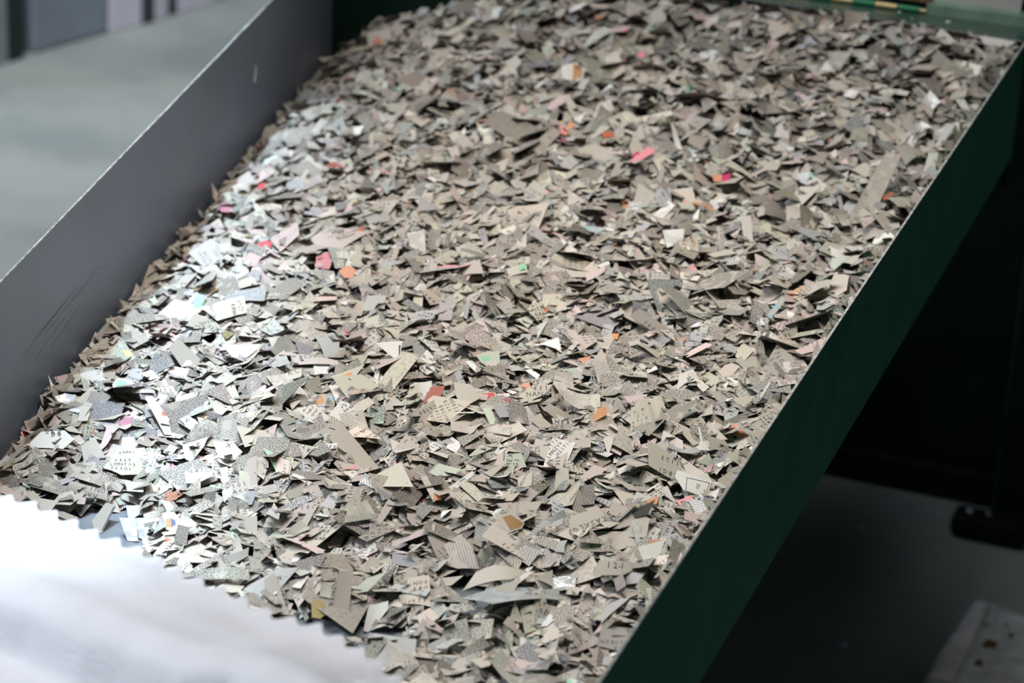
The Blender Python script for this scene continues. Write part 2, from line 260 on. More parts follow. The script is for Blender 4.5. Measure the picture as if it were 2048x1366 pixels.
 dict(L='brightest mirror-like film chip at far left', N='mirror-like film chip', c=(0.0538, -0.1807), p=[(-4.3, -0.1), (2.2, 2.1), (2.2, -2.1)], t=42, col='white', g=1),
 dict(L='tan four-sided shred right of the mirror-like film chip', N='tan shred by film chip', c=(0.0596, -0.1836), p=[(-2.2, 4.4), (2.8, 3.6), (2.0, -3.8), (-2.6, -4.1)], t=36, col='cream'),
 dict(L='narrow lilac pink shred pointing down left', N='lilac pink shred', c=(0.0804, -0.2001), p=[(-0.6, 6.6), (4.2, 5.0), (0.7, -3.6), (-3.0, -8.5), (-1.2, 0.5)], t=32, col='pinkish'),
 dict(L='shred tipped with dull magenta on the bright strip', N='magenta-tipped shred', c=(0.0821, -0.1836), p=[(-3.7, -1.3), (-0.8, 2.3), (3.5, 3.1), (2.6, -1.5), (-1.6, -2.6)], t=30, col='mauve'),
 dict(L='small shred printed with a black barcode', N='barcode shred', c=(0.0889, -0.2182), p=[(-2.8, 2.3), (3.1, 4.0), (2.8, -3.5), (-3.1, -2.8)], t=34, col='beige', m=2),
 dict(L='crinkled shiny film strip left of a matching one by bare steel', N='left crinkled film strip', c=(0.1202, -0.2525), p=[(-5.4, 5.0), (1.6, 6.1), (4.5, -5.7), (-0.7, -5.4)], t=44, col='white', curl=0.3, g=1),
 dict(L='crinkled shiny film strip right of a matching one by bare steel', N='right crinkled film strip', c=(0.1251, -0.2485), p=[(-4.2, 3.9), (1.1, 4.9), (3.9, 2.4), (1.0, -6.1), (-1.8, -5.1)], t=44, col='white', curl=0.35, g=1),
 dict(L='shred bearing the word MEXICO', N='shred reading MEXICO', c=(0.1365, -0.2157), p=[(-7.0, 3.2), (6.3, 4.8), (6.3, 0.4), (-0.4, -4.3), (-5.3, -4.1)], t=30, col='white', x=[('MEXICO', -5.7, 1.6, 5.0, 2.2)]),
 dict(L='pointed shred with 1010 over a letter A', N='shred reading 1010', c=(0.1586, -0.2161), p=[(-4.7, 2.2), (2.2, 4.4), (5.6, 0.4), (-3.1, -7.1)], t=34, col='beige', x=[('1010', -3.3, -0.1, 18.0, 2.4), ('A<<', -2.4, -3.1, 16.0, 2.4)]),
 dict(L='shred with an orange and blue printed dot near bare steel', N='orange and blue dotted shred', c=(0.1421, -0.2512), p=[(-6.4, 4.9), (-0.8, 6.0), (6.9, -2.7), (3.7, -4.9), (-3.4, -3.3)], t=32, col='beige', k=[('orange', [[-4.2, 1.9], [-2.0, 2.5], [-1.1, -2.1], [-3.6, -2.2]]), ('inkblue', [[-2.0, 2.5], [0.1, 1.6], [0.8, -0.4], [-1.1, -2.1]])]),
 dict(L='long tan shred with a dark lower edge beside bare steel', N='long tan dark-edged shred', c=(0.1041, -0.2489), p=[(-4.7, -1.5), (0.5, 8.6), (5.5, 7.6), (0.8, -7.2), (-2.1, -7.4)], t=32, col='tan', k=[('ink', [[4.2, 6.4], [5.3, 7.0], [1.1, -5.9], [0.3, -6.2]])]),
 dict(L='black speckled rectangle with a plain end near the bare steel', N='speckled rectangle', c=(0.1472, -0.2375), p=[(-6.7, -1.9), (3.2, 5.5), (7.8, 3.2), (-4.3, -6.8)], t=26, col='beige', m=1),
 dict(L='lilac white square shred left of the one reading MEXICO', N='lilac white square', c=(0.1089, -0.2261), p=[(-4.8, 2.5), (3.8, 2.4), (4.3, -2.5), (-3.3, -2.4)], t=36, col='white'),
 dict(L='pale green grey square directly below the lilac white square', N='pale green grey square', c=(0.1132, -0.2347), p=[(-4.4, 2.8), (3.0, 3.2), (3.4, -0.7), (-2.0, -5.4)], t=34, col='paleg'),
 dict(L='large cream shred with two short rows of rotated type', N='large cream rotated-type shred', c=(0.1255, -0.1979), p=[(-5.9, 2.3), (5.8, 7.6), (4.4, 2.1), (-0.5, -6.7), (-3.7, -5.2)], t=32, col='cream', m=0, x=[('LMNE', -1.8, 1.4, -70.0, 1.8), ('NNT', 0.6, 2.9, -69.0, 1.8)]),
 dict(L='large cream shred with a small crossed mark', N='large cream crossed-mark shred', c=(0.141, -0.1938), p=[(-7.5, 5.0), (1.9, 4.7), (6.9, -0.3), (2.9, -5.3), (-4.2, -4.0)], t=30, col='white', x=[('X', -0.1, 1.5, -8.0, 2.8)]),
 dict(L='cream shred with a printed rectangle frame by the green panel', N='rectangle-frame shred', c=(0.3518, -0.1419), p=[(-7.4, 3.0), (-6.3, 6.1), (9.7, 2.1), (7.7, -7.6), (-3.6, -3.6)], t=38, col='white', k=[('ink', [[-1.9, 2.5], [8.8, 0.6], [8.8, 0.3], [-1.9, 2.2]]), ('ink', [[-1.9, 2.5], [-1.6, 2.5], [-2.0, -3.8], [-2.3, -3.8]]), ('ink', [[8.5, 0.6], [8.8, 0.6], [7.2, -5.8], [6.9, -5.8]]), ('white', [[-0.9, 1.6], [6.0, 0.2], [4.7, -5.5], [-1.6, -3.5]]), ('grey', [[2.8, -0.0], [4.6, -0.9], [3.3, -3.5], [2.3, -2.6]])]),
 dict(L='pointed cream strip lettered LS above the framed one', N='cream strip lettered LS', c=(0.3471, -0.1266), p=[(-6.7, 6.8), (-5.1, 6.3), (7.2, -2.8), (5.1, -5.6), (-0.5, -4.6)], t=34, col='cream', x=[('LS', -5.0, 4.2, -63.0, 2.6)]),
 dict(L='black speckled shred crossed by a white band', N='speckled shred with white band', c=(0.3437, -0.1002), p=[(-5.3, 5.2), (2.3, 6.9), (3.9, -1.0), (1.6, -6.1), (-2.5, -5.0)], t=40, col='beige', m=1, k=[('white', [[-1.5, 5.2], [-0.5, 4.7], [1.5, -4.0], [0.4, -4.6]])]),
 dict(L='long hatched triangle ruled with black lines', N='hatched triangle', c=(0.3283, -0.0949), p=[(-4.6, 2.3), (0.9, 7.6), (11.2, 11.2), (-3.0, -10.7), (-4.4, -10.3)], t=34, col='beige', m=2),
 dict(L='cream blade with a ruled line above the hatched triangle', N='cream blade with ruled line', c=(0.3208, -0.0506), p=[(-3.5, 1.6), (3.1, 4.7), (5.1, 2.1), (-4.8, -8.4)], t=38, col='white', k=[('ink', [[4.2, 2.0], [4.5, 1.8], [-4.1, -7.5], [-4.3, -7.2]])]),
 dict(L='flat black speckled triangle right of centre', N='flat speckled triangle', c=(0.3227, -0.0694), p=[(-9.7, -1.0), (-3.6, 2.6), (3.4, 3.8), (10.5, 0.3), (-0.5, -5.7)], t=22, col='beige', m=1),
 dict(L='plain pale pentagon shred close to the green panel', N='plain pale pentagon', c=(0.3529, -0.059), p=[(-4.9, 1.7), (5.8, 4.0), (3.6, 0.5), (-0.5, -3.5), (-4.1, -2.7)], t=36, col='beige'),
 dict(L='speckled shred with a white left border at the green panel', N='white-bordered speckled shred', c=(0.3647, -0.057), p=[(-5.1, -3.5), (-0.0, 5.4), (4.4, 3.8), (0.7, -5.6)], t=38, col='grey', m=1, k=[('white', [[-5.1, -3.5], [-0.5, 5.1], [0.5, 4.6], [-3.9, -4.0]])]),
 dict(L='narrow tan leaf right of the white-banded speckled shred', N='narrow tan leaf', c=(0.3505, -0.0974), p=[(-4.1, 3.8), (-2.2, 3.9), (5.3, -3.3), (1.0, -4.3)], t=38, col='cream'),
 dict(L='upright shred with a light blue end by the green panel', N='blue-ended upright shred', c=(0.3625, -0.1166), p=[(-1.9, 1.3), (-0.1, 4.8), (1.7, 4.4), (1.0, -5.7), (-0.7, -4.8)], t=45, col='beige', k=[('blue', [[-1.2, -0.4], [1.1, 0.7], [0.7, -3.3], [-0.9, -3.3]])]),
 dict(L='shred with black grid squares near the green panel', N='black grid shred', c=(0.3543, -0.0376), p=[(-5.0, 1.6), (5.9, 5.0), (3.1, -2.7), (-4.0, -4.0)], t=30, col='beige', m=2),
 dict(L='longest brown paper strip lying lengthways at the front', N='longest brown strip', c=(0.2366, -0.2802), p=[(-1.7, 12.9), (5.0, 12.7), (4.0, -9.8), (-1.9, -9.6), (-5.4, -6.0)], t=42, col='tan', m=0, x=[('LORENZO 2', -3.1, -7.2, 85.0, 2.2)]),
 dict(L='pale green sliver right of the longest brown strip', N='pale green sliver', c=(0.2444, -0.2682), p=[(-8.3, -6.0), (-0.4, 2.7), (8.5, 7.2), (0.3, -3.8)], t=30, col='paleg'),
 dict(L='white claw-shaped shred below the pale green sliver', N='white claw-shaped shred', c=(0.2526, -0.2784), p=[(-3.1, 4.8), (5.2, 6.8), (5.4, 3.0), (-2.7, -7.6), (-4.7, -7.0)], t=42, col='white', curl=0.3),
 dict(L='trapezoid shred with small rows above the pale green sliver', N='small-row trapezoid', c=(0.2379, -0.2468), p=[(-4.1, -3.8), (-1.9, 3.9), (3.0, 3.4), (3.0, -3.4)], t=40, col='beige', m=3),
 dict(L='plain pale triangle pointing down at the front', N='plain pale pointed shred', c=(0.2577, -0.2476), p=[(-4.8, -6.5), (-3.2, 1.9), (3.8, 4.5), (4.2, 0.1)], t=34, col='beige'),
 dict(L='smooth pale slab with a shaded far end near bare steel', N='smooth pale slab', c=(0.2733, -0.2485), p=[(-7.7, -3.6), (-2.5, 1.9), (7.7, 3.5), (2.5, -1.7)], t=28, col='beige'),
 dict(L='yellow brown stained shred left of the longest brown strip', N='yellow brown stained shred', c=(0.23, -0.2882), p=[(-3.5, 4.1), (1.2, 4.6), (3.8, -1.4), (1.0, -3.9), (-2.5, -3.4)], t=40, col='ochre'),
 dict(L='large arched shred curling over a dark hollow at front', N='large arched shred', c=(0.2939, -0.2351), p=[(-16.8, -6.6), (-10.8, 1.1), (-3.2, 3.7), (5.5, 2.7), (11.9, 2.8), (8.9, -0.8), (4.4, -3.0)], t=34, col='cream', curl=-0.45),
 dict(L='dart-shaped shred pointing down below the arched one', N='dart-shaped shred', c=(0.3026, -0.25), p=[(-5.6, 1.2), (5.8, 5.9), (-0.2, -7.0)], t=36, col='beige'),
 dict(L='pale upright kite right of the dart-shaped shred', N='pale upright kite', c=(0.3169, -0.2403), p=[(-5.8, 3.6), (2.6, 7.6), (2.7, -5.1), (0.5, -6.1)], t=44, col='beige'),
 dict(L='dull translucent grey film scrap near the front', N='dull grey film scrap', c=(0.3217, -0.2292), p=[(-5.3, 3.2), (5.2, 5.2), (4.8, -1.3), (-0.1, -5.2), (-4.6, -1.8)], t=36, col='grey', g=1),
 dict(L='large shred with figures 121 near the green panel', N='shred reading 121', c=(0.3419, -0.2213), p=[(-9.7, -3.7), (-7.1, 3.5), (4.6, 3.4), (8.7, 0.1), (3.5, -3.3)], t=38, col='beige', x=[('121 K', -2.8, -0.1, -1.0, 2.8)]),
 dict(L='small brown-shaded quad below the upright kite', N='small brown-shaded quad', c=(0.3134, -0.2531), p=[(-3.5, 0.1), (1.3, 4.3), (2.2, -1.0), (-0.1, -3.4)], t=38, col='tan'),
 dict(L='shred with a large brown stain in front of the centre', N='large brown-stained shred', c=(0.2875, -0.2058), p=[(-5.1, 3.9), (0.9, 5.7), (5.9, 0.5), (4.9, -2.3), (-1.3, -5.3), (-5.2, -2.6)], t=36, col='beige', k=[('brown', [[-4.1, 2.7], [-0.6, 3.9], [5.4, 0.3], [4.2, -1.8], [-0.2, -4.0]])]),
 dict(L='plain kite-shaped shred above the large brown stain', N='plain kite-shaped shred', c=(0.2892, -0.1882), p=[(-4.3, 3.3), (6.3, 3.6), (1.7, -4.4), (-3.7, -2.5)], t=36, col='beige'),
 dict(L='small orange chip left of the plain kite, near the front', N='small orange chip', c=(0.2458, -0.1907), p=[(-2.2, 0.6), (1.9, 2.4), (1.6, -1.3), (-1.3, -1.7)], t=34, col='orange'),
 dict(L='lilac white strip slanting up to the right', N='lilac white slanting strip', c=(0.2522, -0.1764), p=[(-6.3, -3.7), (4.5, 5.5), (5.3, 3.5), (-3.5, -5.3)], t=38, col='white', k=[('inkblue', [[-1.4, -0.1], [1.2, 1.8], [1.5, 1.3], [-1.0, -0.6]])]),
 dict(L='plain pointed strip right of the lilac white strip', N='plain pointed strip', c=(0.2625, -0.1682), p=[(-9.5, -4.4), (5.4, 5.6), (5.7, 3.5), (-1.6, -4.7)], t=32, col='beige'),
 dict(L='flat star-ended pale shred above the small orange chip', N='star-ended shred', c=(0.2417, -0.1723), p=[(-7.1, -1.1), (-2.8, 4.5), (7.9, 1.5), (6.0, -2.3), (-4.0, -2.6)], t=28, col='paleg'),
 dict(L='long shred with a row of capital letters near green panel', N='long capital-letter shred', c=(0.316, -0.1912), p=[(-5.8, -2.1), (-4.9, 3.7), (7.2, 9.0), (11.2, 3.1), (-2.5, -7.3), (-5.0, -6.4)], t=34, col='beige', x=[('KASALGZ', 9.3, 4.5, -152.0, 2.6), ('HS17', 9.6, 1.8, -152.0, 2.6)]),
 dict(L='long rolled grey shred below the capital-letter shred', N='long rolled grey shred', c=(0.3017, -0.2003), p=[(-10.1, -7.3), (8.3, 9.3), (9.7, 6.2), (-7.8, -8.2)], t=30, col='grey', m=3, curl=-0.4),
 dict(L='shred with stacked letters above the plain kite', N='stacked-letter shred', c=(0.2694, -0.1542), p=[(-5.4, -3.6), (-3.9, 3.0), (3.3, 3.9), (6.0, -3.3)], t=36, col='paleg', x=[('MEX', -1.3, -2.9, 83.0, 2.4), ('G1', 2.0, -2.7, 83.0, 2.4)]),
 dict(L='fan-shaped shred with three slanted rows of figures', N='fan-shaped figure shred', c=(0.2185, -0.1592), p=[(-9.4, -4.7), (-1.5, 7.3), (6.0, 0.6), (4.8, -3.2)], t=36, col='beige', x=[('1606', -1.1, 5.8, -46.0, 2.5), ('1123', -2.6, 2.2, -41.0, 2.5), ('<M', -4.9, -1.1, -39.0, 2.5)]),
 dict(L='jet black shred in a pinwheel of pieces by green panel', N='jet black shred', c=(0.3389, -0.1742), p=[(-5.0, -0.8), (6.0, 6.4), (2.3, -1.7), (-3.3, -3.8)], t=32, col='black'),
 dict(L='white triangle on top of the jet black shred', N='white pinwheel triangle', c=(0.336, -0.169), p=[(-4.1, -4.1), (-1.8, 3.2), (5.8, 0.9)], t=44, col='white'),
 dict(L='white speckled blade hanging below the jet black shred', N='white pinwheel blade', c=(0.3408, -0.186), p=[(-2.7, 5.8), (-0.9, 6.1), (3.0, -1.8), (0.5, -10.1)], t=46, col='white', m=5),
 dict(L='needle-thin white spike standing by the green panel', N='white spike', c=(0.3421, -0.1568), p=[(-1.1, 1.8), (0.4, 3.3), (1.4, -2.4), (-0.7, -2.7)], t=58, col='white'),
 dict(L='orange shred at the foot of the white spike', N='orange shred by the spike', c=(0.3394, -0.1617), p=[(-3.3, 1.0), (3.3, 2.1), (2.4, -1.7), (-2.4, -1.4)], t=30, col='orange'),
 dict(L='orange brown shred low down beside the green panel', N='low orange brown shred', c=(0.3518, -0.1929), p=[(-3.6, 1.7), (3.5, 2.1), (2.0, -2.0), (-2.0, -1.7)], t=34, col='salmon'),
 dict(L='large bluish white torn shred beside the green panel', N='bluish white torn shred', c=(0.3533, -0.205), p=[(-5.9, 2.1), (6.0, 6.3), (3.1, -3.2), (-3.1, -5.2)], t=38, col='white'),
]

def paper_material():
    """paper whose own colour, ink and print pattern come from each shred's attributes"""
    mt = bpy.data.materials.new('printed_paper')
    mt.use_nodes = True
    nt = mt.node_tree; N = nt.nodes; L = nt.links
    b = N['Principled BSDF']
    b.inputs['Roughness'].default_value = 0.55
    b.inputs['Specular IOR Level'].default_value = 0.35
    def attr(n):
        a = N.new('ShaderNodeAttribute'); a.attribute_name = n; return a
    tint, ink, mode, uv = attr('tint'), attr('ink'), attr('print_mode'), attr('print_uv')
    def math_(op, a, b_=None, c=None):
        n = N.new('ShaderNodeMath'); n.operation = op
        for i, v in enumerate((a, b_, c)):
            if v is None: continue
            if isinstance(v, (int, float)): n.inputs[i].default_value = v
            else: L.new(v, n.inputs[i])
        return n.outputs[0]
    def noise(scale, detail, vec=None, rough=0.5):
        n = N.new('ShaderNodeTexNoise'); n.inputs['Scale'].default_value = scale; n.inputs['Detail'].default_value = detail
        n.inputs['Roughness'].default_value = rough
        L.new(vec if vec is not None else uv.outputs['Vector'], n.inputs['Vector']); return n.outputs['Fac']
    def step(v, lo, hi):
        r = N.new('ShaderNodeMapRange'); r.inputs[1].default_value = lo; r.inputs[2].default_value = hi
        L.new(v, r.inputs[0]); return r.outputs[0]
    def is_mode(k):
        return math_('COMPARE', mode.outputs['Fac'], float(k), 0.4)
    sep = N.new('ShaderNodeSeparateXYZ'); L.new(uv.outputs['Vector'], sep.inputs[0])
    # 1 dense speckle of tiny type, 2 bars, 3 rows of small type, 4 blotch, 5 faint smudge
    speck = math_('MULTIPLY', step(noise(1.9, 3), 0.47, 0.53), step(noise(0.12, 2), 0.30, 0.42))
    bars = math_('MULTIPLY', step(math_('SINE', math_('MULTIPLY', sep.outputs[0], 6.5)), 0.1, 0.3), step(noise(0.25, 1), 0.40, 0.46))
    rows = step(math_('SINE', math_('MULTIPLY', sep.outputs[1], 5.2)), 0.0, 0.25)
    mp = N.new('ShaderNodeMapping'); mp.inputs['Scale'].default_value = (2.2, 1.0, 1); L.new(uv.outputs['Vector'], mp.inputs[0])
    rows = math_('MULTIPLY', math_('MULTIPLY', rows, step(noise(2.2, 2, mp.outputs[0]), 0.46, 0.56)), step(noise(0.13, 1), 0.42, 0.48))
    blot = step(noise(0.16, 2), 0.50, 0.57)
    smud = math_('MULTIPLY', step(noise(0.5, 4, None, 0.7), 0.45, 0.75), 0.6)
    tot = None
    for k, v in ((1, speck), (2, bars), (3, rows), (4, blot), (5, smud)):
        t = math_('MULTIPLY', v, is_mode(k))
        tot = t if tot is None else math_('ADD', tot, t)
    tot = math_('MINIMUM', tot, 1.0)
    fib = noise(0.9, 4)
    fr = N.new('ShaderNodeMapRange'); fr.inputs[3].default_value = 0.90; fr.inputs[4].default_value = 1.06
    L.new(fib, fr.inputs[0])
    vm = N.new('ShaderNodeVectorMath'); vm.operation = 'SCALE'
    L.new(tint.outputs['Color'], vm.inputs[0]); L.new(fr.outputs[0], vm.inputs['Scale'])
    mx = N.new('ShaderNodeMix'); mx.data_type = 'RGBA'
    L.new(math_('MULTIPLY', tot, 0.88), mx.inputs[0]); L.new(vm.outputs[0], mx.inputs[6]); L.new(ink.outputs['Color'], mx.inputs[7])
    L.new(mx.outputs[2], b.inputs['Base Color'])
    return mt

M_PAPER = paper_material()
M_INK = mat('printing_ink', (0.020, 0.020, 0.024, 1), 0.6)
M_FILM = mat('glossy_film', (0.66, 0.68, 0.70, 1), 0.10, 0.0, 0.2, 120, 0.5, 260, 0.9)

COLS = {
    'beige': (0.455, 0.415, 0.36), 'white': (0.66, 0.645, 0.61), 'cream': (0.56, 0.515, 0.45), 'tan': (0.30, 0.27, 0.23),
    'grey': (0.36, 0.36, 0.35), 'paleg': (0.46, 0.49, 0.41), 'pinkish': (0.55, 0.43, 0.41), 'pink': (0.72, 0.27, 0.31),
    'magenta': (0.50, 0.03, 0.12), 'red': (0.50, 0.055, 0.06), 'rust': (0.48, 0.13, 0.06), 'salmon': (0.60, 0.27, 0.17),
    'orange': (0.55, 0.26, 0.11), 'brick': (0.33, 0.09, 0.055), 'mauve': (0.42, 0.16, 0.22), 'green': (0.27, 0.52, 0.34),
    'yellow': (0.62, 0.58, 0.22), 'ochre': (0.36, 0.27, 0.10), 'olive': (0.22, 0.26, 0.08), 'brown': (0.29, 0.16, 0.05),
    'blue': (0.25, 0.40, 0.47), 'inkblue': (0.10, 0.12, 0.24), 'black': (0.018, 0.018, 0.020), 'ink': (0.03, 0.03, 0.035),
}

# ------------------------------------------------------------------ tray shape
TW, TD, TF, TH = 0.40, 0.374, -0.47, 0.095       # right wall x, back wall y, front wall y, wall height
def xl(y): return -0.0577 * y / 0.3739            # the grey side flares outwards towards the back
def sm(t):
    t = min(max(t, 0.0), 1.0); return t * t * (3 - 2 * t)
def heap(x, y):
    w = (x - xl(y)) / (TW - xl(y))
    s = float(np.interp(w, [0, 0.03, 0.076, 0.14, 0.25, 0.42, 0.65, 1.0], [0.0, 0.12, 0.34, 0.53, 0.70, 0.84, 0.95, 1.0]))
    t = min(max((y + 0.30) / 0.66, 0.0), 1.0)
    t = t * t * 0.5 + t * 0.5
    return 0.0055 + 0.008 * sm((y + 0.28) / 0.15) + 0.080 * s * t
BARE = [(0.110, -0.246, 0.014), (0.122, -0.262, 0.010), (0.098, -0.255, 0.010), (0.243, -0.293, 0.014), (0.226, -0.300, 0.012),
        (0.262, -0.290, 0.009), (0.276, -0.240, 0.008), (0.287, -0.243, 0.008)]
def is_bare(x, y, g=0.0):
    return any((x - a) ** 2 + (y - b) ** 2 < (r + g) ** 2 for a, b, r in BARE)

# ------------------------------------------------------------------ laying the shreds, each resting on those below it
GS = 0.001
GX0, GY0 = -0.075, -0.475
GNX, GNY = 482, 855
H = np.zeros((GNY, GNX))
CORE = np.zeros((GNY, GNX))
for j in range(GNY):
    y = GY0 + (j + .5) * GS
    for i in range(0, GNX):
        x = GX0 + (i + .5) * GS
        if x < xl(y) or x > TW - (0.0 if y > 0.1 else 0.018) or y > TD or y < TF: continue
        CORE[j, i] = max(0.0, heap(x, y) - 0.0062)
for a, b, r in BARE:
    jj, ii = np.mgrid[0:GNY, 0:GNX]
    d = np.hypot(GX0 + (ii + .5) * GS - a, GY0 + (jj + .5) * GS - b)
    CORE[d < r + 0.010] = 0.0
H[:] = CORE

def poly_inside(poly, X, Y):
    ins = np.ones_like(X, bool)
    n = len(poly)
    for k in range(n):
        x0, y0 = poly[k]; x1, y1 = poly[(k + 1) % n]
        ins &= (x1 - x0) * (Y - y0) - (y1 - y0) * (X - x0) >= -1e-9
    return ins

def ccw_hull(pts):
    pts = sorted(set(map(tuple, pts)))
    def half(ps):
        out = []
        for p in ps:
            while len(out) > 1 and (out[-1][0] - out[-2][0]) * (p[1] - out[-2][1]) - (out[-1][1] - out[-2][1]) * (p[0] - out[-2][0]) <= 1e-12:
                out.pop()
            out.append(p)
        return out[:-1]
    return half(pts) + half(pts[::-1])

def settle(P3, cx, cy, pct, thick=0.0003):
    """P3: outline around its centre, already tilted; returns the height at which it rests on the heap"""
    xy = ccw_hull([(p[0] + cx, p[1] + cy) for p in P3])
    xs = [p[0] for p in xy]; ys = [p[1] for p in xy]
    i0, i1 = int((min(xs) - GX0) / GS), int((max(xs) - GX0) / GS) + 1
    j0, j1 = int((min(ys) - GY0) / GS), int((max(ys) - GY0) / GS) + 1
    if i0 < 1 or j0 < 1 or i1 > GNX - 2 or j1 > GNY - 2: return None
    X, Y = np.meshgrid(GX0 + (np.arange(i0, i1 + 1) + .5) * GS, GY0 + (np.arange(j0, j1 + 1) + .5) * GS)
    ins = poly_inside(xy, X, Y)
    if not ins.any():
        ins[ins.shape[0] // 2, ins.shape[1] // 2] = True
    return X, Y, ins, slice(j0, j1 + 1), slice(i0, i1 + 1)

def plane_coeff(n):
    return -n[0] / n[2], -n[1] / n[2]

def fit_plane(x, y, z):
    A = np.stack([x - x.mean(), y - y.mean(), np.ones_like(x)], 1)
    M = A.T @ A + np.diag([2e-5, 2e-5, 0])
    s = np.linalg.solve(M, A.T @ z)
    return s[0], s[1]

def rand_outline():
    """a torn-off piece in millimetres, counter-clockwise and convex"""
    u = rng.random()
    Lm = float(np.clip(rng.lognormal(math.log(9.0), 0.36), 3.5, 24))
    if u < 0.42:
        w = Lm * rng.uniform(0.45, 0.95)
        p = [(-Lm / 2, -w / 2), (Lm / 2, -w / 2), (Lm / 2, w / 2), (-Lm / 2, w / 2)]
        j = 0.22
    elif u < 0.66:
        w = Lm * rng.uniform(0.5, 1.0)
        p = [(-Lm / 2, -w / 2), (Lm / 2, -w / 2), (rng.uniform(-.5, .5) * Lm, w / 2)]
        j = 0.12
    elif u < 0.88:
        Lm *= 1.35; w = Lm * rng.uniform(0.16, 0.36)
        p = [(-Lm / 2, -w / 2), (Lm / 2, -w / 2), (Lm / 2, w / 2), (-Lm / 2, w / 2)]
        j = 0.16
    else:
        w = Lm * rng.uniform(0.6, 0.95)
        p = [(-Lm / 2, -w * .3), (0, -w / 2), (Lm / 2, -w * .2), (Lm * .35, w / 2), (-Lm * .3, w * .45)]
        j = 0.14
    wmin = min(Lm, w)
    p = [(a + rng.normal(0, j) * min(Lm, w * 1.8) * 0.6, b + rng.normal(0, j) * wmin) for a, b in p]
    h = ccw_hull(p)
    return h if len(h) >= 3 else rand_outline()

SHREDS = []      # dicts: c (3), e1, e2, n, poly(mm), col, ink, mode, curl, ...

def put(poly, cx, cy, n, e1, e2, pct, **kw):
    P3 = [(a * e1 + b * e2) * 0.001 for a, b in poly]
    pa = np.array(P3)
    cx = min(max(cx, xl(cy) + 0.0006 - pa[:, 0].min()), TW - (0.0006 if cy > 0.1 else 0.016) - pa[:, 0].max())
    cy = min(cy, TD - 0.0006 - pa[:, 1].max())
    r = settle(P3, cx, cy, pct)
    if r is None: return None
    X, Y, ins, sj, si = r
    a, b = plane_coeff(n)
    pl = a * (X - cx) + b * (Y - cy)
    Hs = H[sj, si]
    gap = (Hs - pl)[ins]
    z = max(float(np.percentile(gap, pct)), -min(p[2] for p in P3) + 0.0002)
    new = np.maximum(Hs, np.where(ins, pl + z + 0.00018, -1))
    H[sj, si] = new
    s = dict(c=np.array([cx, cy, z]), e1=e1, e2=e2, n=n, poly=poly, **kw)
    SHREDS.append(s)
    return s

def tint_pick():
    u = rng.random()
    k = ('beige' if u < 0.52 else 'cream' if u < 0.62 else 'white' if u < 0.70 else 'tan' if u < 0.83 else 'grey' if u < 0.92 else
         'paleg' if u < 0.945 else 'pinkish' if u < 0.988 else rng.choice(['salmon', 'salmon', 'orange', 'rust', 'brick', 'ochre', 'mauve', 'pink']))
    c = np.array(COLS[k]) * float(np.clip(rng.normal(1.0, 0.10), 0.75, 1.16))
    c = c * (1 + rng.normal(0, 0.025, 3))
    return k, tuple(float(v) for v in np.clip(c, 0.01, 0.85))

def generic(x, y, spread=1.0):
    poly = rand_outline()
    kf = 1.12 if y < -0.15 else 1.0
    k, c = tint_pick()
    if k in ('salmon', 'rust', 'orange', 'brick', 'ochre', 'mauve', 'pink'): kf = 0.62
    if k in ('white', 'pinkish', 'paleg', 'cream'): kf = 0.80
    poly = [(a * kf, b * kf) for a, b in poly]
    if y > 0.12: spread = 1.5
    phi = rng.uniform(0, 2 * math.pi)
    R = max(math.hypot(a, b) for a, b in poly) * 0.001
    if x - R * .55 < xl(y) or x + R * .4 > TW or y + R * .35 > TD or y - R < TF + 0.004:
        return None
    i0, i1 = int((x - R * .7 - GX0) / GS), int((x + R * .7 - GX0) / GS) + 1
    j0, j1 = int((y - R * .7 - GY0) / GS), int((y + R * .7 - GY0) / GS) + 1
    Hs = H[max(j0, 0):j1, max(i0, 0):i1]
    X, Y = np.meshgrid(np.arange(Hs.shape[1]) * GS, np.arange(Hs.shape[0]) * GS)
    if Hs.size < 3: return None
    a, b = fit_plane(X.ravel(), Y.ravel(), Hs.ravel())
    a += rng.normal(0, 0.26) * spread; b += rng.normal(0, 0.26) * spread
    s = math.hypot(a, b); lim = 0.75
    if s > lim: a, b = a * lim / s, b * lim / s
    n = np.array([-a, -b, 1.0]); n /= np.linalg.norm(n)
    ref = np.array([math.cos(phi), math.sin(phi), 0.0])
    e1 = ref - n * (ref @ n); e1 /= np.linalg.norm(e1)
    e2 = np.cross(n, e1)
    u = rng.random()
    mode = 0 if u < 0.40 else 1 if u < 0.66 else 2 if u < 0.675 else 3 if u < 0.82 else 4 if u < 0.832 else 5
    ink = COLS['ink']
    if mode == 4: ink = COLS[str(rng.choice(['rust', 'orange', 'brown', 'green', 'blue', 'pink', 'brick', 'salmon']))]
    if k in ('red', 'pink', 'brick', 'rust', 'orange', 'blue', 'green'): mode = 0
    curl = 0.0
    if rng.random() < 0.55: curl = float(rng.choice([-1, 1]) * abs(rng.normal(0, 0.16)))
    return put(poly, x, y, n, e1, e2, 80, col=c, colname=k, ink=ink, mode=mode, curl=curl, ca=rng.uniform(0, math.pi), special=None)

N_MASS = 24000
count = tries = 0
while count < N_MASS and tries < 90000:
    tries += 1
    y = rng.uniform(-0.44, 0.372)
    if y < -0.36 and rng.random() < 0.6: continue
    x = rng.uniform(xl(y) + 0.002, TW - 0.002)
    if is_bare(x, y, 0.004): continue
    i, j = int((x - GX0) / GS), int((y - GY0) / GS)
    tgt = heap(x, y)
    if y < -0.2 and x > 0.2: tgt += 0.003
    if H[j, i] > tgt + 0.0015: continue
    if generic(x, y) is not None: count += 1
print('laid', count, 'of', tries)
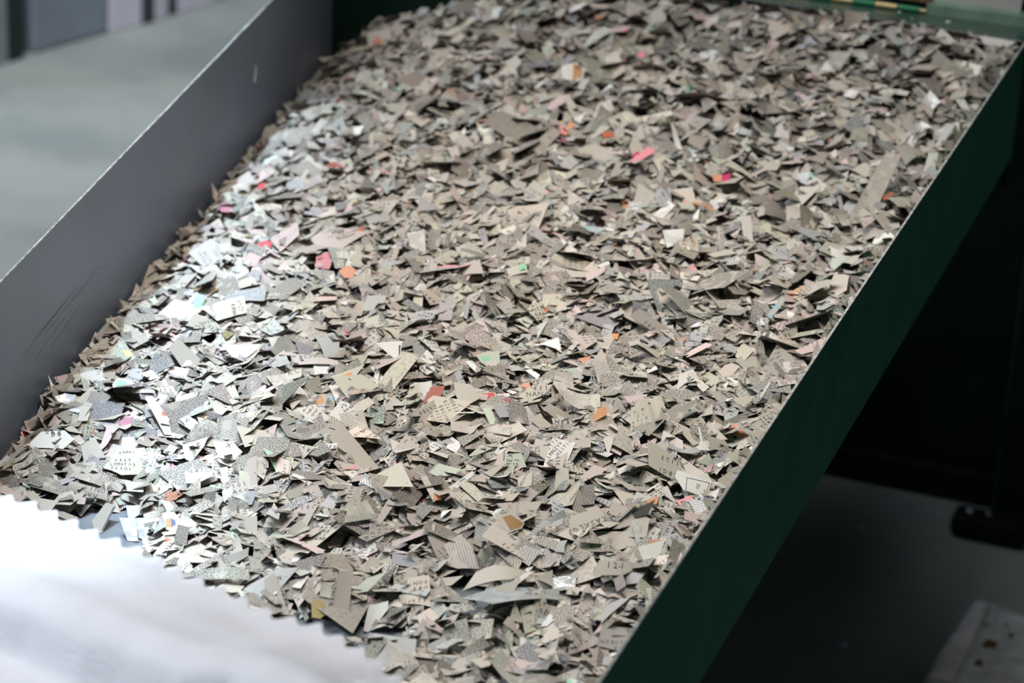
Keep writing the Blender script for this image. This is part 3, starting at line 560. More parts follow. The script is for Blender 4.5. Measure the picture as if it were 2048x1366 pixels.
# the heap is banked up against the back panel
for k in range(1500):
    y = rng.uniform(0.335, 0.3735); x = rng.uniform(xl(y) + 0.10, TW - 0.002)
    i, j = int((x - GX0) / GS), int((min(y, 0.372) - GY0) / GS)
    if H[j, i] > min(heap(x, y) + 0.0035, 0.0945): continue
    generic(x, min(y, 0.3715), 0.7)
# shreds propped against the foot of the grey side panel
for k in range(150):
    y = rng.uniform(-0.33, 0.36)
    poly = rand_outline()
    R = max(math.hypot(a, b) for a, b in poly) * 0.001
    tl = math.radians(rng.uniform(38, 68))
    az = math.radians(rng.normal(8, 25))
    n = np.array([math.sin(tl) * math.cos(az), math.sin(tl) * math.sin(az), math.cos(tl)])
    ref = np.array([0, 1, 0.3 * rng.normal()]); e1 = ref - n * (ref @ n); e1 /= np.linalg.norm(e1); e2 = np.cross(n, e1)
    P3 = np.array([(a * e1 + b * e2) * 0.001 for a, b in poly])
    x = xl(y) + 0.0015 - P3[:, 0].min()
    kk, c = tint_pick()
    put(poly, x, y, n, e1, e2, 40, col=c, colname=kk, ink=COLS['ink'], mode=int(rng.choice([0, 0, 1, 3, 5])), curl=float(rng.normal(0, .1)), ca=rng.uniform(0, math.pi), special=None)

VH = np.array([0.33090884, -0.94366272, 0.0]); E1 = np.array([0.94366272, 0.33090884, 0.0])
for s in SPECIALS:
    tau = math.radians(s['t'])
    n = np.array([0, 0, math.cos(tau)]) + VH * math.sin(tau)
    e2 = np.cross(n, E1)
    cx, cy = s['c']
    cy = min(cy, 0.3655)
    poly = ccw_hull(s['p'])
    xs = [cx + (a * E1[0] + b * e2[0]) * .001 for a, b in poly]
    ys = [cy + (a * E1[1] + b * e2[1]) * .001 for a, b in poly]
    if max(xs) > TW - 0.001: cx -= max(xs) - TW + 0.001
    if max(ys) > TD - 0.001: cy -= max(ys) - TD + 0.001
    if min(xs) < xl(cy) + 0.001: cx += xl(cy) + 0.001 - min(xs)
    base = np.array(COLS[s.get('col', 'beige')])
    put(poly, cx, cy, n, E1.copy(), e2, 90 if s['t'] < 40 else 72, col=tuple(base * rng.normal(1, .03)), colname=s.get('col', 'beige'),
        ink=COLS[s.get('ink', 'ink')], mode=s.get('m', 0), curl=s.get('curl', float(rng.normal(0, .05))), ca=0.0, special=s)

# ------------------------------------------------------------------ which shreds show largest
VW, VHH = 1024, 683
ZB = np.full((VHH, VW), 1e9); ID = np.full((VHH, VW), -1, int)
PXJ, PXI = np.mgrid[0:VHH, 0:VW]
KX, KY = (PXI + .5) * 2, (PXJ + .5) * 2
HIDE = (KX > 1187 + (1366 - KY) / 1.47)                       # behind the green panel
HIDE |= KY > np.interp(KX, [0, 210, 380, 555, 780, 850], [990, 1072, 1158, 1243, 1366, 1400])   # under the fabric sheet
def project(P):
    d = P - CAM; z = d @ CF
    return np.stack([1024 + FPX * (d @ CR) / z, 683 - FPX * (d @ CU) / z], 1), z
def world_outline(s):
    return s['c'] + np.array([(a * s['e1'] + b * s['e2']) * .001 for a, b in s['poly']])
for k, s in enumerate(SHREDS):
    P, z = project(world_outline(s))
    P = P / 2
    s['px'] = P.mean(0) * 2
    i0, i1 = int(max(P[:, 0].min(), 0)), int(min(P[:, 0].max() + 1, VW - 1))
    j0, j1 = int(max(P[:, 1].min(), 0)), int(min(P[:, 1].max() + 1, VHH - 1))
    if i1 < i0 or j1 < j0: continue
    hull = ccw_hull([tuple(p) for p in P])
    if len(hull) < 3: continue
    sl = (slice(j0, j1 + 1), slice(i0, i1 + 1))
    X, Y = PXI[sl] + .5, PXJ[sl] + .5
    ins = poly_inside(hull, X, Y)
    den = (CF @ s['n']) + (CR @ s['n']) * (X * 2 - 1024) / FPX - (CU @ s['n']) * (Y * 2 - 683) / FPX
    t = ((s['c'] - CAM) @ s['n']) / np.where(np.abs(den) < 1e-6, 1e-6, den)
    w = ins & (t < ZB[sl]) & (t > 0.3)
    ZB[sl] = np.where(w, t, ZB[sl]); ID[sl] = np.where(w, k, ID[sl])
ID[HIDE] = -1
cnt = np.bincount(ID[ID >= 0], minlength=len(SHREDS))
for k, s in enumerate(SHREDS): s['vis'] = int(cnt[k])
chosen = [s for s in SHREDS if s['special'] and s['vis'] >= 8]
rest = sorted([s for s in SHREDS if not s['special']], key=lambda s: -s['vis'])
chosen += rest[:300 - len(chosen)]
chosen_ids = {id(s) for s in chosen}

# ------------------------------------------------------------------ lettering
def glyphs(chars):
    out = {}
    cu = bpy.data.curves.new('lettering', 'FONT'); cu.resolution_u = 1
    ob = bpy.data.objects.new('lettering', cu); COL.objects.link(ob)
    for ch in chars:
        cu.body = ch
        dg = bpy.context.evaluated_depsgraph_get(); dg.update()
        me = bpy.data.meshes.new_from_object(ob.evaluated_get(dg))
        me.calc_loop_triangles()
        v = np.array([x.co[:2] for x in me.vertices])
        out[ch] = [v[list(t.vertices)] for t in me.loop_triangles]
        bpy.data.meshes.remove(me)
    bpy.data.objects.remove(ob, do_unlink=True); bpy.data.curves.remove(cu)
    hh = max(t[:, 1].max() for t in out['H'])
    for ch in out:
        if out[ch]:
            x0 = min(t[:, 0].min() for t in out[ch]); x1 = max(t[:, 0].max() for t in out[ch])
            out[ch] = [(t - np.array([(x0 + x1) / 2, 0])) / hh for t in out[ch]]
    return out
G = glyphs('ABCDEFGHIKLMNOPRSTUVXYZ0123456789*<')
POOL = ['431', 'NAN', 'MEX', 'TORY', '60', '1606', '1123', 'KC', 'HER', 'SINO', '121', '1010', '07', '703', '69', 'CSK', 'EKB', '28', 'B8',
        'G1', '1013', 'KASAL', 'LGZ', 'LMN', 'NNT', '0303', '53', '7', 'ZVV', '1234', '67028', 'A<<', 'HS17', 'LORENZO', 'CIOK', 'K', 'VIN', '2']

def clip_convex(pl, poly, inset=0.12):
    out = [tuple(p) for p in pl]
    n = len(poly)
    for k in range(n):
        x0, y0 = poly[k]; x1, y1 = poly[(k + 1) % n]
        L_ = math.hypot(x1 - x0, y1 - y0) or 1e-9
        f = lambda p: ((x1 - x0) * (p[1] - y0) - (y1 - y0) * (p[0] - x0)) / L_ - inset
        res = []
        for i in range(len(out)):
            a, b = out[i], out[(i + 1) % len(out)]
            fa, fb = f(a), f(b)
            if fa >= 0: res.append(a)
            if (fa >= 0) != (fb >= 0):
                t = fa / (fa - fb); res.append((a[0] + t * (b[0] - a[0]), a[1] + t * (b[1] - a[1])))
        out = res
        if len(out) < 3: return []
    return out

def text_tris(txt, ox, oy, ang, h, poly):
    c, s_ = math.cos(math.radians(ang)), math.sin(math.radians(ang))
    out = []
    x = 0.0
    for ch in txt:
        for t in G.get(ch, []):
            q = [(ox + (a * h * .92 + x) * c - b * h * s_, oy + (a * h * .92 + x) * s_ + b * h * c) for a, b in t]
            q = clip_convex(q, poly)
            if q: out.append(q)
        x += h * 1.08
    return out

def strips(poly, ca, um, n):
    """cut a convex outline into n bands across the curl axis so that it can bend"""
    ax = (math.cos(ca), math.sin(ca))
    out = []
    for k in range(n):
        lo, hi = -um + 2 * um * k / n, -um + 2 * um * (k + 1) / n
        pl = [tuple(p) for p in poly]
        for sgn, lim in ((1, lo), (-1, -hi)):
            res = []
            for i in range(len(pl)):
                a, b = pl[i], pl[(i + 1) % len(pl)]
                fa = sgn * (a[0] * ax[0] + a[1] * ax[1]) - lim; fb = sgn * (b[0] * ax[0] + b[1] * ax[1]) - lim
                if fa >= -1e-9: res.append(a)
                if (fa >= -1e-9) != (fb >= -1e-9):
                    t = fa / (fa - fb); res.append((a[0] + t * (b[0] - a[0]), a[1] + t * (b[1] - a[1])))
            pl = res
            if len(pl) < 3: break
        if len(pl) >= 3: out.append(pl)
    return out

class Buf:
    def __init__(self):
        self.v, self.f, self.mi, self.tint, self.ink, self.mode, self.uv = [], [], [], [], [], [], []
    def face(self, pts, mi=0):
        self.f.append(pts); self.mi.append(mi)
    def vert(self, co, tint, ink, mode, uv):
        self.v.append(tuple(co)); self.tint.append(tuple(tint) + (1.0,)); self.ink.append(tuple(ink) + (1.0,)); self.mode.append(float(mode)); self.uv.append(tuple(uv))
        return len(self.v) - 1
    def mesh(self, name):
        me = bpy.data.meshes.new(name)
        me.from_pydata(self.v, [], self.f)
        me.polygons.foreach_set('material_index', self.mi)
        me.polygons.foreach_set('use_smooth', [True] * len(self.f))
        for n, ty, dat, key in (('tint', 'FLOAT_COLOR', self.tint, 'color'), ('ink', 'FLOAT_COLOR', self.ink, 'color'),
                                ('print_mode', 'FLOAT', self.mode, 'value'), ('print_uv', 'FLOAT_VECTOR', self.uv, 'vector')):
            a = me.attributes.new(n, ty, 'POINT')
            a.data.foreach_set(key, np.array(dat, dtype=np.float32).ravel())
        me.update()
        return me

def build(s, B, origin, solid):
    poly, e1, e2, n = s['poly'], s['e1'], s['e2'], s['n']
    ca, curl = s['ca'], s['curl']
    ax = (math.cos(ca), math.sin(ca))
    um = max(abs(a * ax[0] + b * ax[1]) for a, b in poly) + 1e-6
    def lift(p):
        u = (p[0] * ax[0] + p[1] * ax[1]) / um
        return curl * um * u * u if curl >= 0 else -curl * um * (1 - u * u)
    def W3(p, off):
        z = lift(p) + off
        return s['c'] - origin + (p[0] * e1 + p[1] * e2 + z * n) * 0.001
    uo = rng.uniform(0, 400, 2); ua = rng.uniform(0, 2 * math.pi)
    def uvw(p):
        return (uo[0] + p[0] * math.cos(ua) - p[1] * math.sin(ua), uo[1] + p[0] * math.sin(ua) + p[1] * math.cos(ua), 0.0)
    sp = s['special']
    film = 1 if (sp and sp.get('g')) else 0
    nb = 1 if abs(curl) < 0.03 else (7 if abs(curl) > .2 else 5) if solid else 3
    bands = strips(poly, ca, um, nb) if nb > 1 else [list(poly)]
    def sheet(off, flip):
        cache = {}
        for pl in bands:
            idx = []
            for p in pl:
                key = (round(p[0], 3), round(p[1], 3))
                if key not in cache:
                    cache[key] = B.vert(W3(p, off), s['col'], s['ink'], s['mode'], uvw(p))
                if not idx or idx[-1] != cache[key]: idx.append(cache[key])
            if len(idx) > 2 and idx[0] == idx[-1]: idx.pop()
            if len(idx) > 2: B.face(idx[::-1] if flip else idx, film)
    sheet(0.0, False)
    if solid:
        th = 0.16
        sheet(-th, True)
        m_ = len(poly)
        for i in range(m_):
            a, b = poly[i], poly[(i + 1) % m_]
            seg = nb if nb > 1 else 1
            pts = [(a[0] + (b[0] - a[0]) * t / seg, a[1] + (b[1] - a[1]) * t / seg) for t in range(seg + 1)]
            top = [B.vert(W3(p, 0), s['col'], s['ink'], 0, uvw(p)) for p in pts]
            bot = [B.vert(W3(p, -th), s['col'], s['ink'], 0, uvw(p)) for p in pts]
            for t in range(seg): B.face([bot[t], bot[t + 1], top[t + 1], top[t]], film)
    def overlay(pl, col, off):
        parts = [pl]
        if nb > 1:
            parts = strips(pl, ca, um, nb * 2)
        for q in parts:
            idx = [B.vert(W3(p, off), col, COLS['ink'], 0, uvw(p)) for p in q]
            if len(idx) > 2: B.face(idx, 0)
    if sp:
        for cname, pl in sp.get('k', []):
            q = clip_convex(ccw_hull(pl), poly, 0.0)
            if q: overlay(q, COLS[cname], 0.03)
    for tx in s.get('text', []):
        for q in text_tris(*tx, poly): overlay(q, (0.022, 0.022, 0.026), 0.06)

for s in SHREDS:
    s['text'] = []
    if s['special']:
        s['text'] = s['special'].get('x', [])
    elif s['vis'] > 45 and s['c'][1] < 0.12 and s['mode'] in (0, 3, 5) and s['colname'] in ('beige', 'cream', 'white', 'tan', 'grey', 'paleg', 'pinkish') and rng.random() < 0.42:
        s['mode'] = 0
        a0 = float(rng.choice([0, 0, 90, 180, 270])) + rng.normal(0, 18)
        h = float(rng.uniform(1.7, 2.5))
        c, sn = math.cos(math.radians(a0)), math.sin(math.radians(a0))
        o1, o2 = rng.uniform(-2, 1), rng.uniform(-1.5, 1)
        for row in range(-2, 3):
            if rng.random() < 0.25: continue
            d = row * h * 1.45 + o2
            t0 = -rng.integers(1, 4) * h * 1.08 + o1
            s['text'].append((''.join(rng.choice(POOL) for _ in range(2)), t0 * c - d * sn, t0 * sn + d * c, a0, h))

mass = Buf()
for s in SHREDS:
    if id(s) not in chosen_ids: build(s, mass, np.zeros(3), False)
# the packed shreds underneath, down to the pan
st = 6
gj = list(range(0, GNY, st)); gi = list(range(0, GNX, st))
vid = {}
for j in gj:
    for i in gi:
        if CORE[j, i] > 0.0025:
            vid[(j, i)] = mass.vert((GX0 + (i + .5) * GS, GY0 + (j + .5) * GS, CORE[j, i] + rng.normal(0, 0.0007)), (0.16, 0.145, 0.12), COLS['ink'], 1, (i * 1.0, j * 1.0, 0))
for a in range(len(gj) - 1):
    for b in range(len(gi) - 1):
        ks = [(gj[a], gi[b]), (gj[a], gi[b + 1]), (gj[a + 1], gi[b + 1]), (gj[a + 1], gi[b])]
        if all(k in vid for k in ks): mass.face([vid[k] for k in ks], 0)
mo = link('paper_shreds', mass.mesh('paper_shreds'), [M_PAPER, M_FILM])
tag(mo, 'heap of countless small beige printed paper shreds filling the metal tray', 'shredded paper', None, 'stuff')

# ------------------------------------------------------------------ the shreds that stand out, one object each
GROUP = 'shredded paper lying in the tray'
CW = {'beige': 'beige', 'cream': 'cream', 'white': 'white', 'tan': 'brownish', 'grey': 'grey', 'paleg': 'greenish', 'pinkish': 'pinkish', 'brick': 'brick red',
      'rust': 'rust red', 'salmon': 'salmon', 'orange': 'orange', 'blue': 'bluish', 'ochre': 'ochre', 'mauve': 'mauve', 'green': 'green', 'pink': 'pink'}
spec = [s for s in chosen if s['special']]
used = set()
def label_for(s):
    poly = s['poly']
    xs = np.array(poly)
    A = np.cov(xs.T); ev = np.sqrt(np.maximum(np.linalg.eigvalsh(A), 1e-9))
    shape = 'narrow' if ev[0] / ev[1] < 0.36 else 'triangular' if len(poly) == 3 else 'four-sided' if len(poly) == 4 else 'many-sided'
    pr = 'lettered' if s['text'] else {0: 'plain', 1: 'speckled', 2: 'barred', 3: 'small-type', 4: 'blotched', 5: 'smudged'}[s['mode']]
    near = sorted(spec, key=lambda t: math.hypot(*(t['px'] - s['px'])))[:6]
    first = None
    for t in near:
        d = s['px'] - t['px']
        rel = ('on the green panel side of' if d[0] > 0 else 'on the grey panel side of') if abs(d[0]) > abs(d[1]) else ('in front of' if d[1] > 0 else 'behind')
        lb = '%s %s %s paper shred %s the %s' % (pr, CW[s['colname']], shape, rel, t['special']['N'])
        if len(lb.split()) > 16: lb = lb.replace(' paper shred', ' shred')
        if len(lb.split()) > 16: lb = lb.replace('on the ', '').replace('%s ' % shape, '', 1)
        if len(lb.split()) > 16: continue
        if first is None: first = lb
        if lb not in used:
            used.add(lb); return lb
    return first or '%s %s %s shred on the heap' % (pr, CW[s['colname']], shape)
for s in sorted(chosen, key=lambda s: -s['vis']):
    B = Buf()
    build(s, B, s['c'], True)
    sp = s['special']
    film = bool(sp and sp.get('g'))
    nm = 'film_scrap' if film else 'paper_shred'
    o = link(nm, B.mesh(nm), [M_PAPER, M_FILM])
    o.location = Vector(s['c'])
    tag(o, sp['L'] if sp else label_for(s), 'film scrap' if film else 'paper shred', GROUP)

# ------------------------------------------------------------------ the tray
tray = empty('metal_tray', (0.17, -0.05, 0.0))
tag(tray, 'shallow sheet metal tray, grey inside and green outside, heaped with paper shreds', 'tray')
T = 0.0009
bm = bmesh.new()
PI_ = TW - .022
hexa(bm, [(xl(TF) - T, TF - T, -.0015), (PI_, TF - T, -.0015), (PI_, TD + T, -.0015), (xl(TD) - T, TD + T, -.0015)],
     [(xl(TF) - T, TF - T, 0), (PI_, TF - T, 0), (PI_, TD + T, 0), (xl(TD) - T, TD + T, 0)])
bm_obj('pan', bm, M_PAN, tray)
bm = bmesh.new()
hexa(bm, [(xl(TF) - T, TF, 0), (xl(TF), TF, 0), (xl(TD), TD, 0), (xl(TD) - T, TD, 0)],
     [(xl(TF) - T, TF, TH - .0018), (xl(TF), TF, TH - .0018), (xl(TD), TD, TH - .0018), (xl(TD) - T, TD, TH - .0018)])
sp_ = bm_obj('side_panel', bm, M_GREY, tray); sp_['label'] = 'grey side panel'
bm = bmesh.new()
hexa(bm, [(xl(TF) - T, TF, TH - .0018), (xl(TF), TF, TH - .0018), (xl(TD), TD, TH - .0018), (xl(TD) - T, TD, TH - .0018)],
     [(xl(TF) - T, TF, TH - .001), (xl(TF), TF, TH - .001), (xl(TD), TD, TH - .001), (xl(TD) - T, TD, TH - .001)])
e_ = bm_obj('cut_edge', bm, M_EDGE, sp_); e_['label'] = 'bright bare metal top edge'
# paint chip and scratches on the grey panel (it runs along the line x = xl(y))
def on_panel(y, z, off=0.0002): return (xl(y) + off, y, z)
bm = bmesh.new()
cf = [(0.1940, .0545), (0.1965, .0530), (0.1978, .0565), (0.1990, .0625), (0.1972, .0640), (0.1966, .0590)]
v0 = [bm.verts.new(on_panel(y, z, .0001)) for y, z in cf]; v1 = [bm.verts.new(on_panel(y, z, .0006)) for y, z in cf]
bm.faces.new(v1); bm.faces.new(v0[::-1])
for i in range(6): bm.faces.new((v0[i], v0[(i + 1) % 6], v1[(i + 1) % 6], v1[i]))
pc = bm_obj('paint_chip', bm, M_FLECK, sp_); pc['label'] = 'white paint chip'
bm = bmesh.new()
for ya, za, yb, zb in ((-.186, .045, -.112, .0495), (-.176, .047, -.128, .0485), (-.158, .0425, -.105, .047), (-.172, .036, -.130, .0405), (-.118, .044, -.078, .047), (-.150, .033, -.108, .0385)):
    n_ = 7; w_ = .00013
    pts = [(ya + (yb - ya) * k / n_, za + (zb - za) * k / n_ + rng.normal(0, .0004)) for k in range(n_ + 1)]
    vs = [(bm.verts.new(on_panel(y, z - w_, .00008)), bm.verts.new(on_panel(y, z + w_, .00008))) for y, z in pts]
    for k in range(n_): bm.faces.new((vs[k][0], vs[k + 1][0], vs[k + 1][1], vs[k][1]))
bm_obj('scratches', bm, M_SCR, sp_)
bm = bmesh.new()
hexa(bm, [(TW, TF, 0.0122), (TW + T, TF, 0.0122), (TW + T, TD, 0.0196), (TW, TD, 0.0196)],
     [(TW, TF, TH - .001), (TW + T, TF, TH - .001), (TW + T, TD, TH - .001), (TW, TD, TH - .001)])
gp = bm_obj('side_panel', bm, M_GREEN, tray); gp['label'] = 'dark green side panel'
bm = bmesh.new()
hexa(bm, [(TW - .0002, TF, TH - .001), (TW + T, TF, TH - .001), (TW + T, TD, TH - .001), (TW - .0002, TD, TH - .001)],
     [(TW - .0002, TF, TH), (TW + T, TF, TH), (TW + T, TD, TH), (TW - .0002, TD, TH)])
e_ = bm_obj('cut_edge', bm, M_EDGE, gp); e_['label'] = 'bare metal top edge'
bm = bmesh.new()
hexa(bm, [(PI_, TF, -.0015), (PI_ + .001, TF, -.0015), (PI_ + .001, TD, -.0015), (PI_, TD, -.0015)],
     [(TW - .0005, TF, 0.0122), (TW + T, TF, 0.0122), (TW + T, TD, 0.0196), (TW - .0005, TD, 0.0196)])
bm_obj('bottom_flange', bm, M_DARK, gp)
bm = bmesh.new(); box(bm, xl(TD) - T, TW + T, TD, TD + T, 0, TH - .0012); bm_obj('back_panel', bm, M_MACH, tray)
bm = bmesh.new(); box(bm, xl(TF) - T, TW + T, TF - T, TF, 0, TH); bm_obj('front_panel', bm, M_GREEN, tray)
bm = bmesh.new(); box(bm, xl(TD) + .02, 0.47, TD - .001, TD + .045, TH - .0012, TH + .0006)
lg = bm_obj('ledge', bm, M_GREENG, tray); lg['label'] = 'glossy green ledge along the back'
bm = bmesh.new(); box(bm, xl(TD) + .02, TW - .001, TD - .0014, TD - .001, TH - .0003, TH + .0003); e_ = bm_obj('cut_edge', bm, M_EDGE, lg)
for cx_, cy_, r_ in ((.318, .391, .0011), (.350, .386, .0016), (.328, .383, .0007)):
    bm = bmesh.new(); bmesh.ops.create_icosphere(bm, subdivisions=1, radius=r_)
    for v in bm.verts: v.co = Vector((v.co.x * 1.2 + cx_, v.co.y + cy_, max(v.co.z, -.0003) * .6 + TH + .0007))
    bm_obj('paint_drip', bm, M_FLECK, lg)
hz, hr_ = TH + .0022, .0018
hx = [.17 + .0139 * k for k in range(13)]
hinge = None
for k in range(12):
    bm = bmesh.new(); ya = .3965 + (hx[k] - .331) * 0.06
    tube(bm, (hx[k] + .0003 - .0075, ya, hz), (hx[k + 1] - .0003 - .0075, ya + .0008, hz), hr_, 18)
    if hinge is None:
        hinge = bm_obj('hinge', bm, M_BRASS, tray, smooth=False); hinge['label'] = 'piano hinge of alternating brass and green knuckles'
    else:
        bm_obj('knuckle', bm, M_HGREEN if k % 2 else M_BRASS, hinge)
bm = bmesh.new(); tube(bm, (.3295, .3965, hz), (.3335, .3967, hz), .0012, 12); bm_obj('hinge_pin', bm, M_BRASS, hinge)
# flap standing on the hinge, leaning back
fx0, fx1 = xl(TD) + .03, .3895
bm = bmesh.new()
hexa(bm, [(fx0, .3995, TH + .006), (fx1, .4095, TH + .006), (fx1, .4120, TH + .006), (fx0, .4020, TH + .006)],
     [(fx0, .4455, TH + .19), (fx1, .4555, TH + .19), (fx1, .4580, TH + .19), (fx0, .4480, TH + .19)])
fl = bm_obj('flap', bm, M_FLAP, tray); fl['label'] = 'pale grey hinged flap'
bm = bmesh.new()
hexa(bm, [(.3335, .3960, TH + .0006), (.47, .4030, TH + .0006), (.47, .4155, TH + .0006), (.3335, .4125, TH + .0006)],
     [(.3335, .3980, TH + .0065), (.47, .4050, TH + .0065), (.47, .4155, TH + .0065), (.3335, .4125, TH + .0065)])
bm_obj('flap_flange', bm, M_LGREEN, fl)
bm = bmesh.new()
for cx_, w_, h_ in ((.322, .007, .003), (.332, .004, .003), (.313, .004, .002)):
    hexa(bm, [(cx_ - w_, .4003, TH + .0062), (cx_ + w_, .4009, TH + .0062), (cx_ + w_, .4049, TH + .0062), (cx_ - w_, .4043, TH + .0062)],
         [(cx_ - w_ * .8, .4013, TH + .0062 + h_), (cx_ + w_ * .7, .4019, TH + .0062 + h_), (cx_ + w_ * .7, .4059, TH + .0062 + h_), (cx_ - w_ * .8, .4053, TH + .0062 + h_)])
bm_obj('rust_stain', bm, M_RUST, fl)
for x_, y_ in ((.10, -.44), (.355, -.44)):
    bm = bmesh.new(); box(bm, x_ - .012, x_ + .012, y_ - .012, y_ + .012, -.35, -.0016); bm_obj('leg', bm, M_DARK, tray)

# ------------------------------------------------------------------ machine behind and below the tray
mach = empty('machine_housing', (0.2, 0.8, -0.35))
tag(mach, 'dark green machine housing standing on the floor behind and below the tray', 'machine')
bm = bmesh.new(); box(bm, -.12, 0.383, .63, 1.05, -.35, .30); bm_obj('body', bm, M_MACH, mach, .004)  # left end and top extended out of view to block window light
bm = bmesh.new(); box(bm, 0.384, 0.46, .60, .68, -.35, .42); bm_obj('corner_post', bm, M_MACH, mach, .004)
bm = bmesh.new(); box(bm, 0.10, 0.383, .617, .63, -.35, -.325); bm_obj('kick_rail', bm, M_DARK, mach, .002)
bm = bmesh.new(); box(bm, 0.40, 0.46, .425, .60, .06, .0942); bm_obj('bracket', bm, M_MACH, mach, .003)
bm = bmesh.new(); box(bm, .3912, .46, .424, .46, .0945, .35); bm_obj('upright', bm, M_MACH, mach, .002)
bm = bmesh.new(); box(bm, .02, .035, -.44, .63, -.35, -.0016); bm_obj('window_light_block', bm, M_MACH, mach, .002)  # unseen panel, added to keep window light off the floor under the tray

# ------------------------------------------------------------------ floor and the things standing on it
bm = bmesh.new(); box(bm, -4, 4, -3, 5, -.40, -.35)
fo = bm_obj('floor', bm, M_CONC); tag(fo, 'worn grey concrete floor', 'floor', None, 'structure')

bm = bmesh.new(); box(bm, -4, 4, 5, 5.1, -.35, 2.8)
wb = bm_obj('wall_back', bm, M_WALL); tag(wb, 'far grey workshop wall', 'wall', None, 'structure')
bm = bmesh.new(); box(bm, 1.5, 1.6, -.4, 5, -.35, 2.8)  # unseen wall, added and kept dark to cut ambient light
wb = bm_obj('ambient_block_wall', bm, M_WALL2); tag(wb, 'unseen dark wall added to cut ambient light from the right', 'wall', None, 'structure')

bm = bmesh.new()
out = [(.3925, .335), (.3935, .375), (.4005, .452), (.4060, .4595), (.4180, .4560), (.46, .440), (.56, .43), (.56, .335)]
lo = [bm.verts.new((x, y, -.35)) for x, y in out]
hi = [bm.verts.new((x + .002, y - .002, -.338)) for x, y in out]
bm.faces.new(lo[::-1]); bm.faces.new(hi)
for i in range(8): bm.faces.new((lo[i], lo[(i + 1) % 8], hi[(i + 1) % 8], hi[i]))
slab = empty('lit_floor_slab', (.45, .40, -.35))  # low slab whose pale colour stands in for light on the floor
tag(slab, 'stained pale slab standing in for a lit patch of floor below the green panel', 'slab', None, 'thing')
bm_obj('slab', bm, M_LITFLOOR, slab, .0015)
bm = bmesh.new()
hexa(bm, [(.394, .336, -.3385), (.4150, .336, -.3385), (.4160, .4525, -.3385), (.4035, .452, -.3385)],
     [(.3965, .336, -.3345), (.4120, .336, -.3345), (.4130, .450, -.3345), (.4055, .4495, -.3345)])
bm_obj('raised_edge', bm, M_LITEDGE, slab, .001)  # lighter strip of the lit patch, put into its colour
bm = bmesh.new()
for x_, y_, r_ in ((.425, .40, .006), (.417, .425, .0022), (.430, .43, .0018), (.423, .372, .004), (.421, .436, .0015), (.436, .418, .0025)):
    vs = [bm.verts.new((x_ + r_ * rng.uniform(.6, 1.2) * math.cos(a), y_ + 1.3 * r_ * rng.uniform(.6, 1.2) * math.sin(a), -.3378)) for a in np.linspace(0, 2 * math.pi, 11)[:-1]]
    bm.faces.new(vs)
bm_obj('stain', bm, M_RUST, slab)

bm = bmesh.new(); box(bm, .362, .418, .560, .585, -.35, -.332)
bar = bm_obj('dark_bar', bm, M_DARK, None, .005); tag(bar, 'short black bar lying on the floor at the foot of the machine', 'bar')

def scrap(x, y, z, r, label):
    bm = bmesh.new(); k = 5
    vs = [bm.verts.new((x + r * rng.uniform(.5, 1.2) * math.cos(a), y + r * rng.uniform(.5, 1.2) * math.sin(a), z + .0006 + rng.uniform(0, .0015))) for a in np.linspace(0, 2 * math.pi, k + 1)[:-1]]
    c = bm.verts.new((x, y, z + .0022))
    for i in range(k): bm.faces.new((vs[i], vs[(i + 1) % k], c))
    o = bm_obj('paper_scrap', bm, M_CARTW); tag(o, label, 'paper scrap', 'paper scraps on the floor')
scrap(.3745, .572, -.332, .0035, 'pale scrap near the end of the short black bar')
scrap(.388, .571, -.332, .0018, 'tiny pale scrap further along the short black bar')
scrap(.350, .590, -.35, .0022, 'small pale scrap on the dark floor before the black bar')
scrap(.300, .545, -.35, .0030, 'pale scrap on the dark floor near the green panel, farther one')
scrap(.325, .622, -.35, .0020, 'tiny scrap at the bottom edge of the machine housing')
scrap(.283, .400, -.35, .0022, 'pale speck on the dark floor beside the green panel')
scrap(.330, .375, -.35, .0038, 'curled pale scrap on the dark floor nearest the camera')

def upright(bm, a, b, depth, z1, z0=-.35):
    """a box whose front stands on the floor line a-b and whose depth goes away from the tray"""
    a, b = Vector((a[0], a[1], 0)), Vector((b[0], b[1], 0))
    n = Vector((-.94, .34, 0))
    p = [a, b, b + n * depth, a + n * depth]
    hexa(bm, [(q.x, q.y, z0) for q in p], [(q.x, q.y, z1) for q in p])
bm = bmesh.new(); upright(bm, (-.758, 1.195), (-.7215, 1.293), .25, .05)
o = bm_obj('plastic_crate', bm, M_CARTB, None, .004); tag(o, 'blue grey plastic crate on the concrete floor, out of focus', 'crate')
cab = empty('cabinet', (-.8, 1.1, -.35)); tag(cab, 'grey green speckled cabinet with a black edge at the corner of the view', 'cabinet')
bm = bmesh.new(); upright(bm, (-.80, 1.02), (-.7675, 1.160), .2, .1); bm_obj('panel', bm, M_TEAL, cab, .002)
bm = bmesh.new(); upright(bm, (-.7660, 1.161), (-.7600, 1.178), .2, .1); bm_obj('corner_post', bm, M_POST, cab, .001)
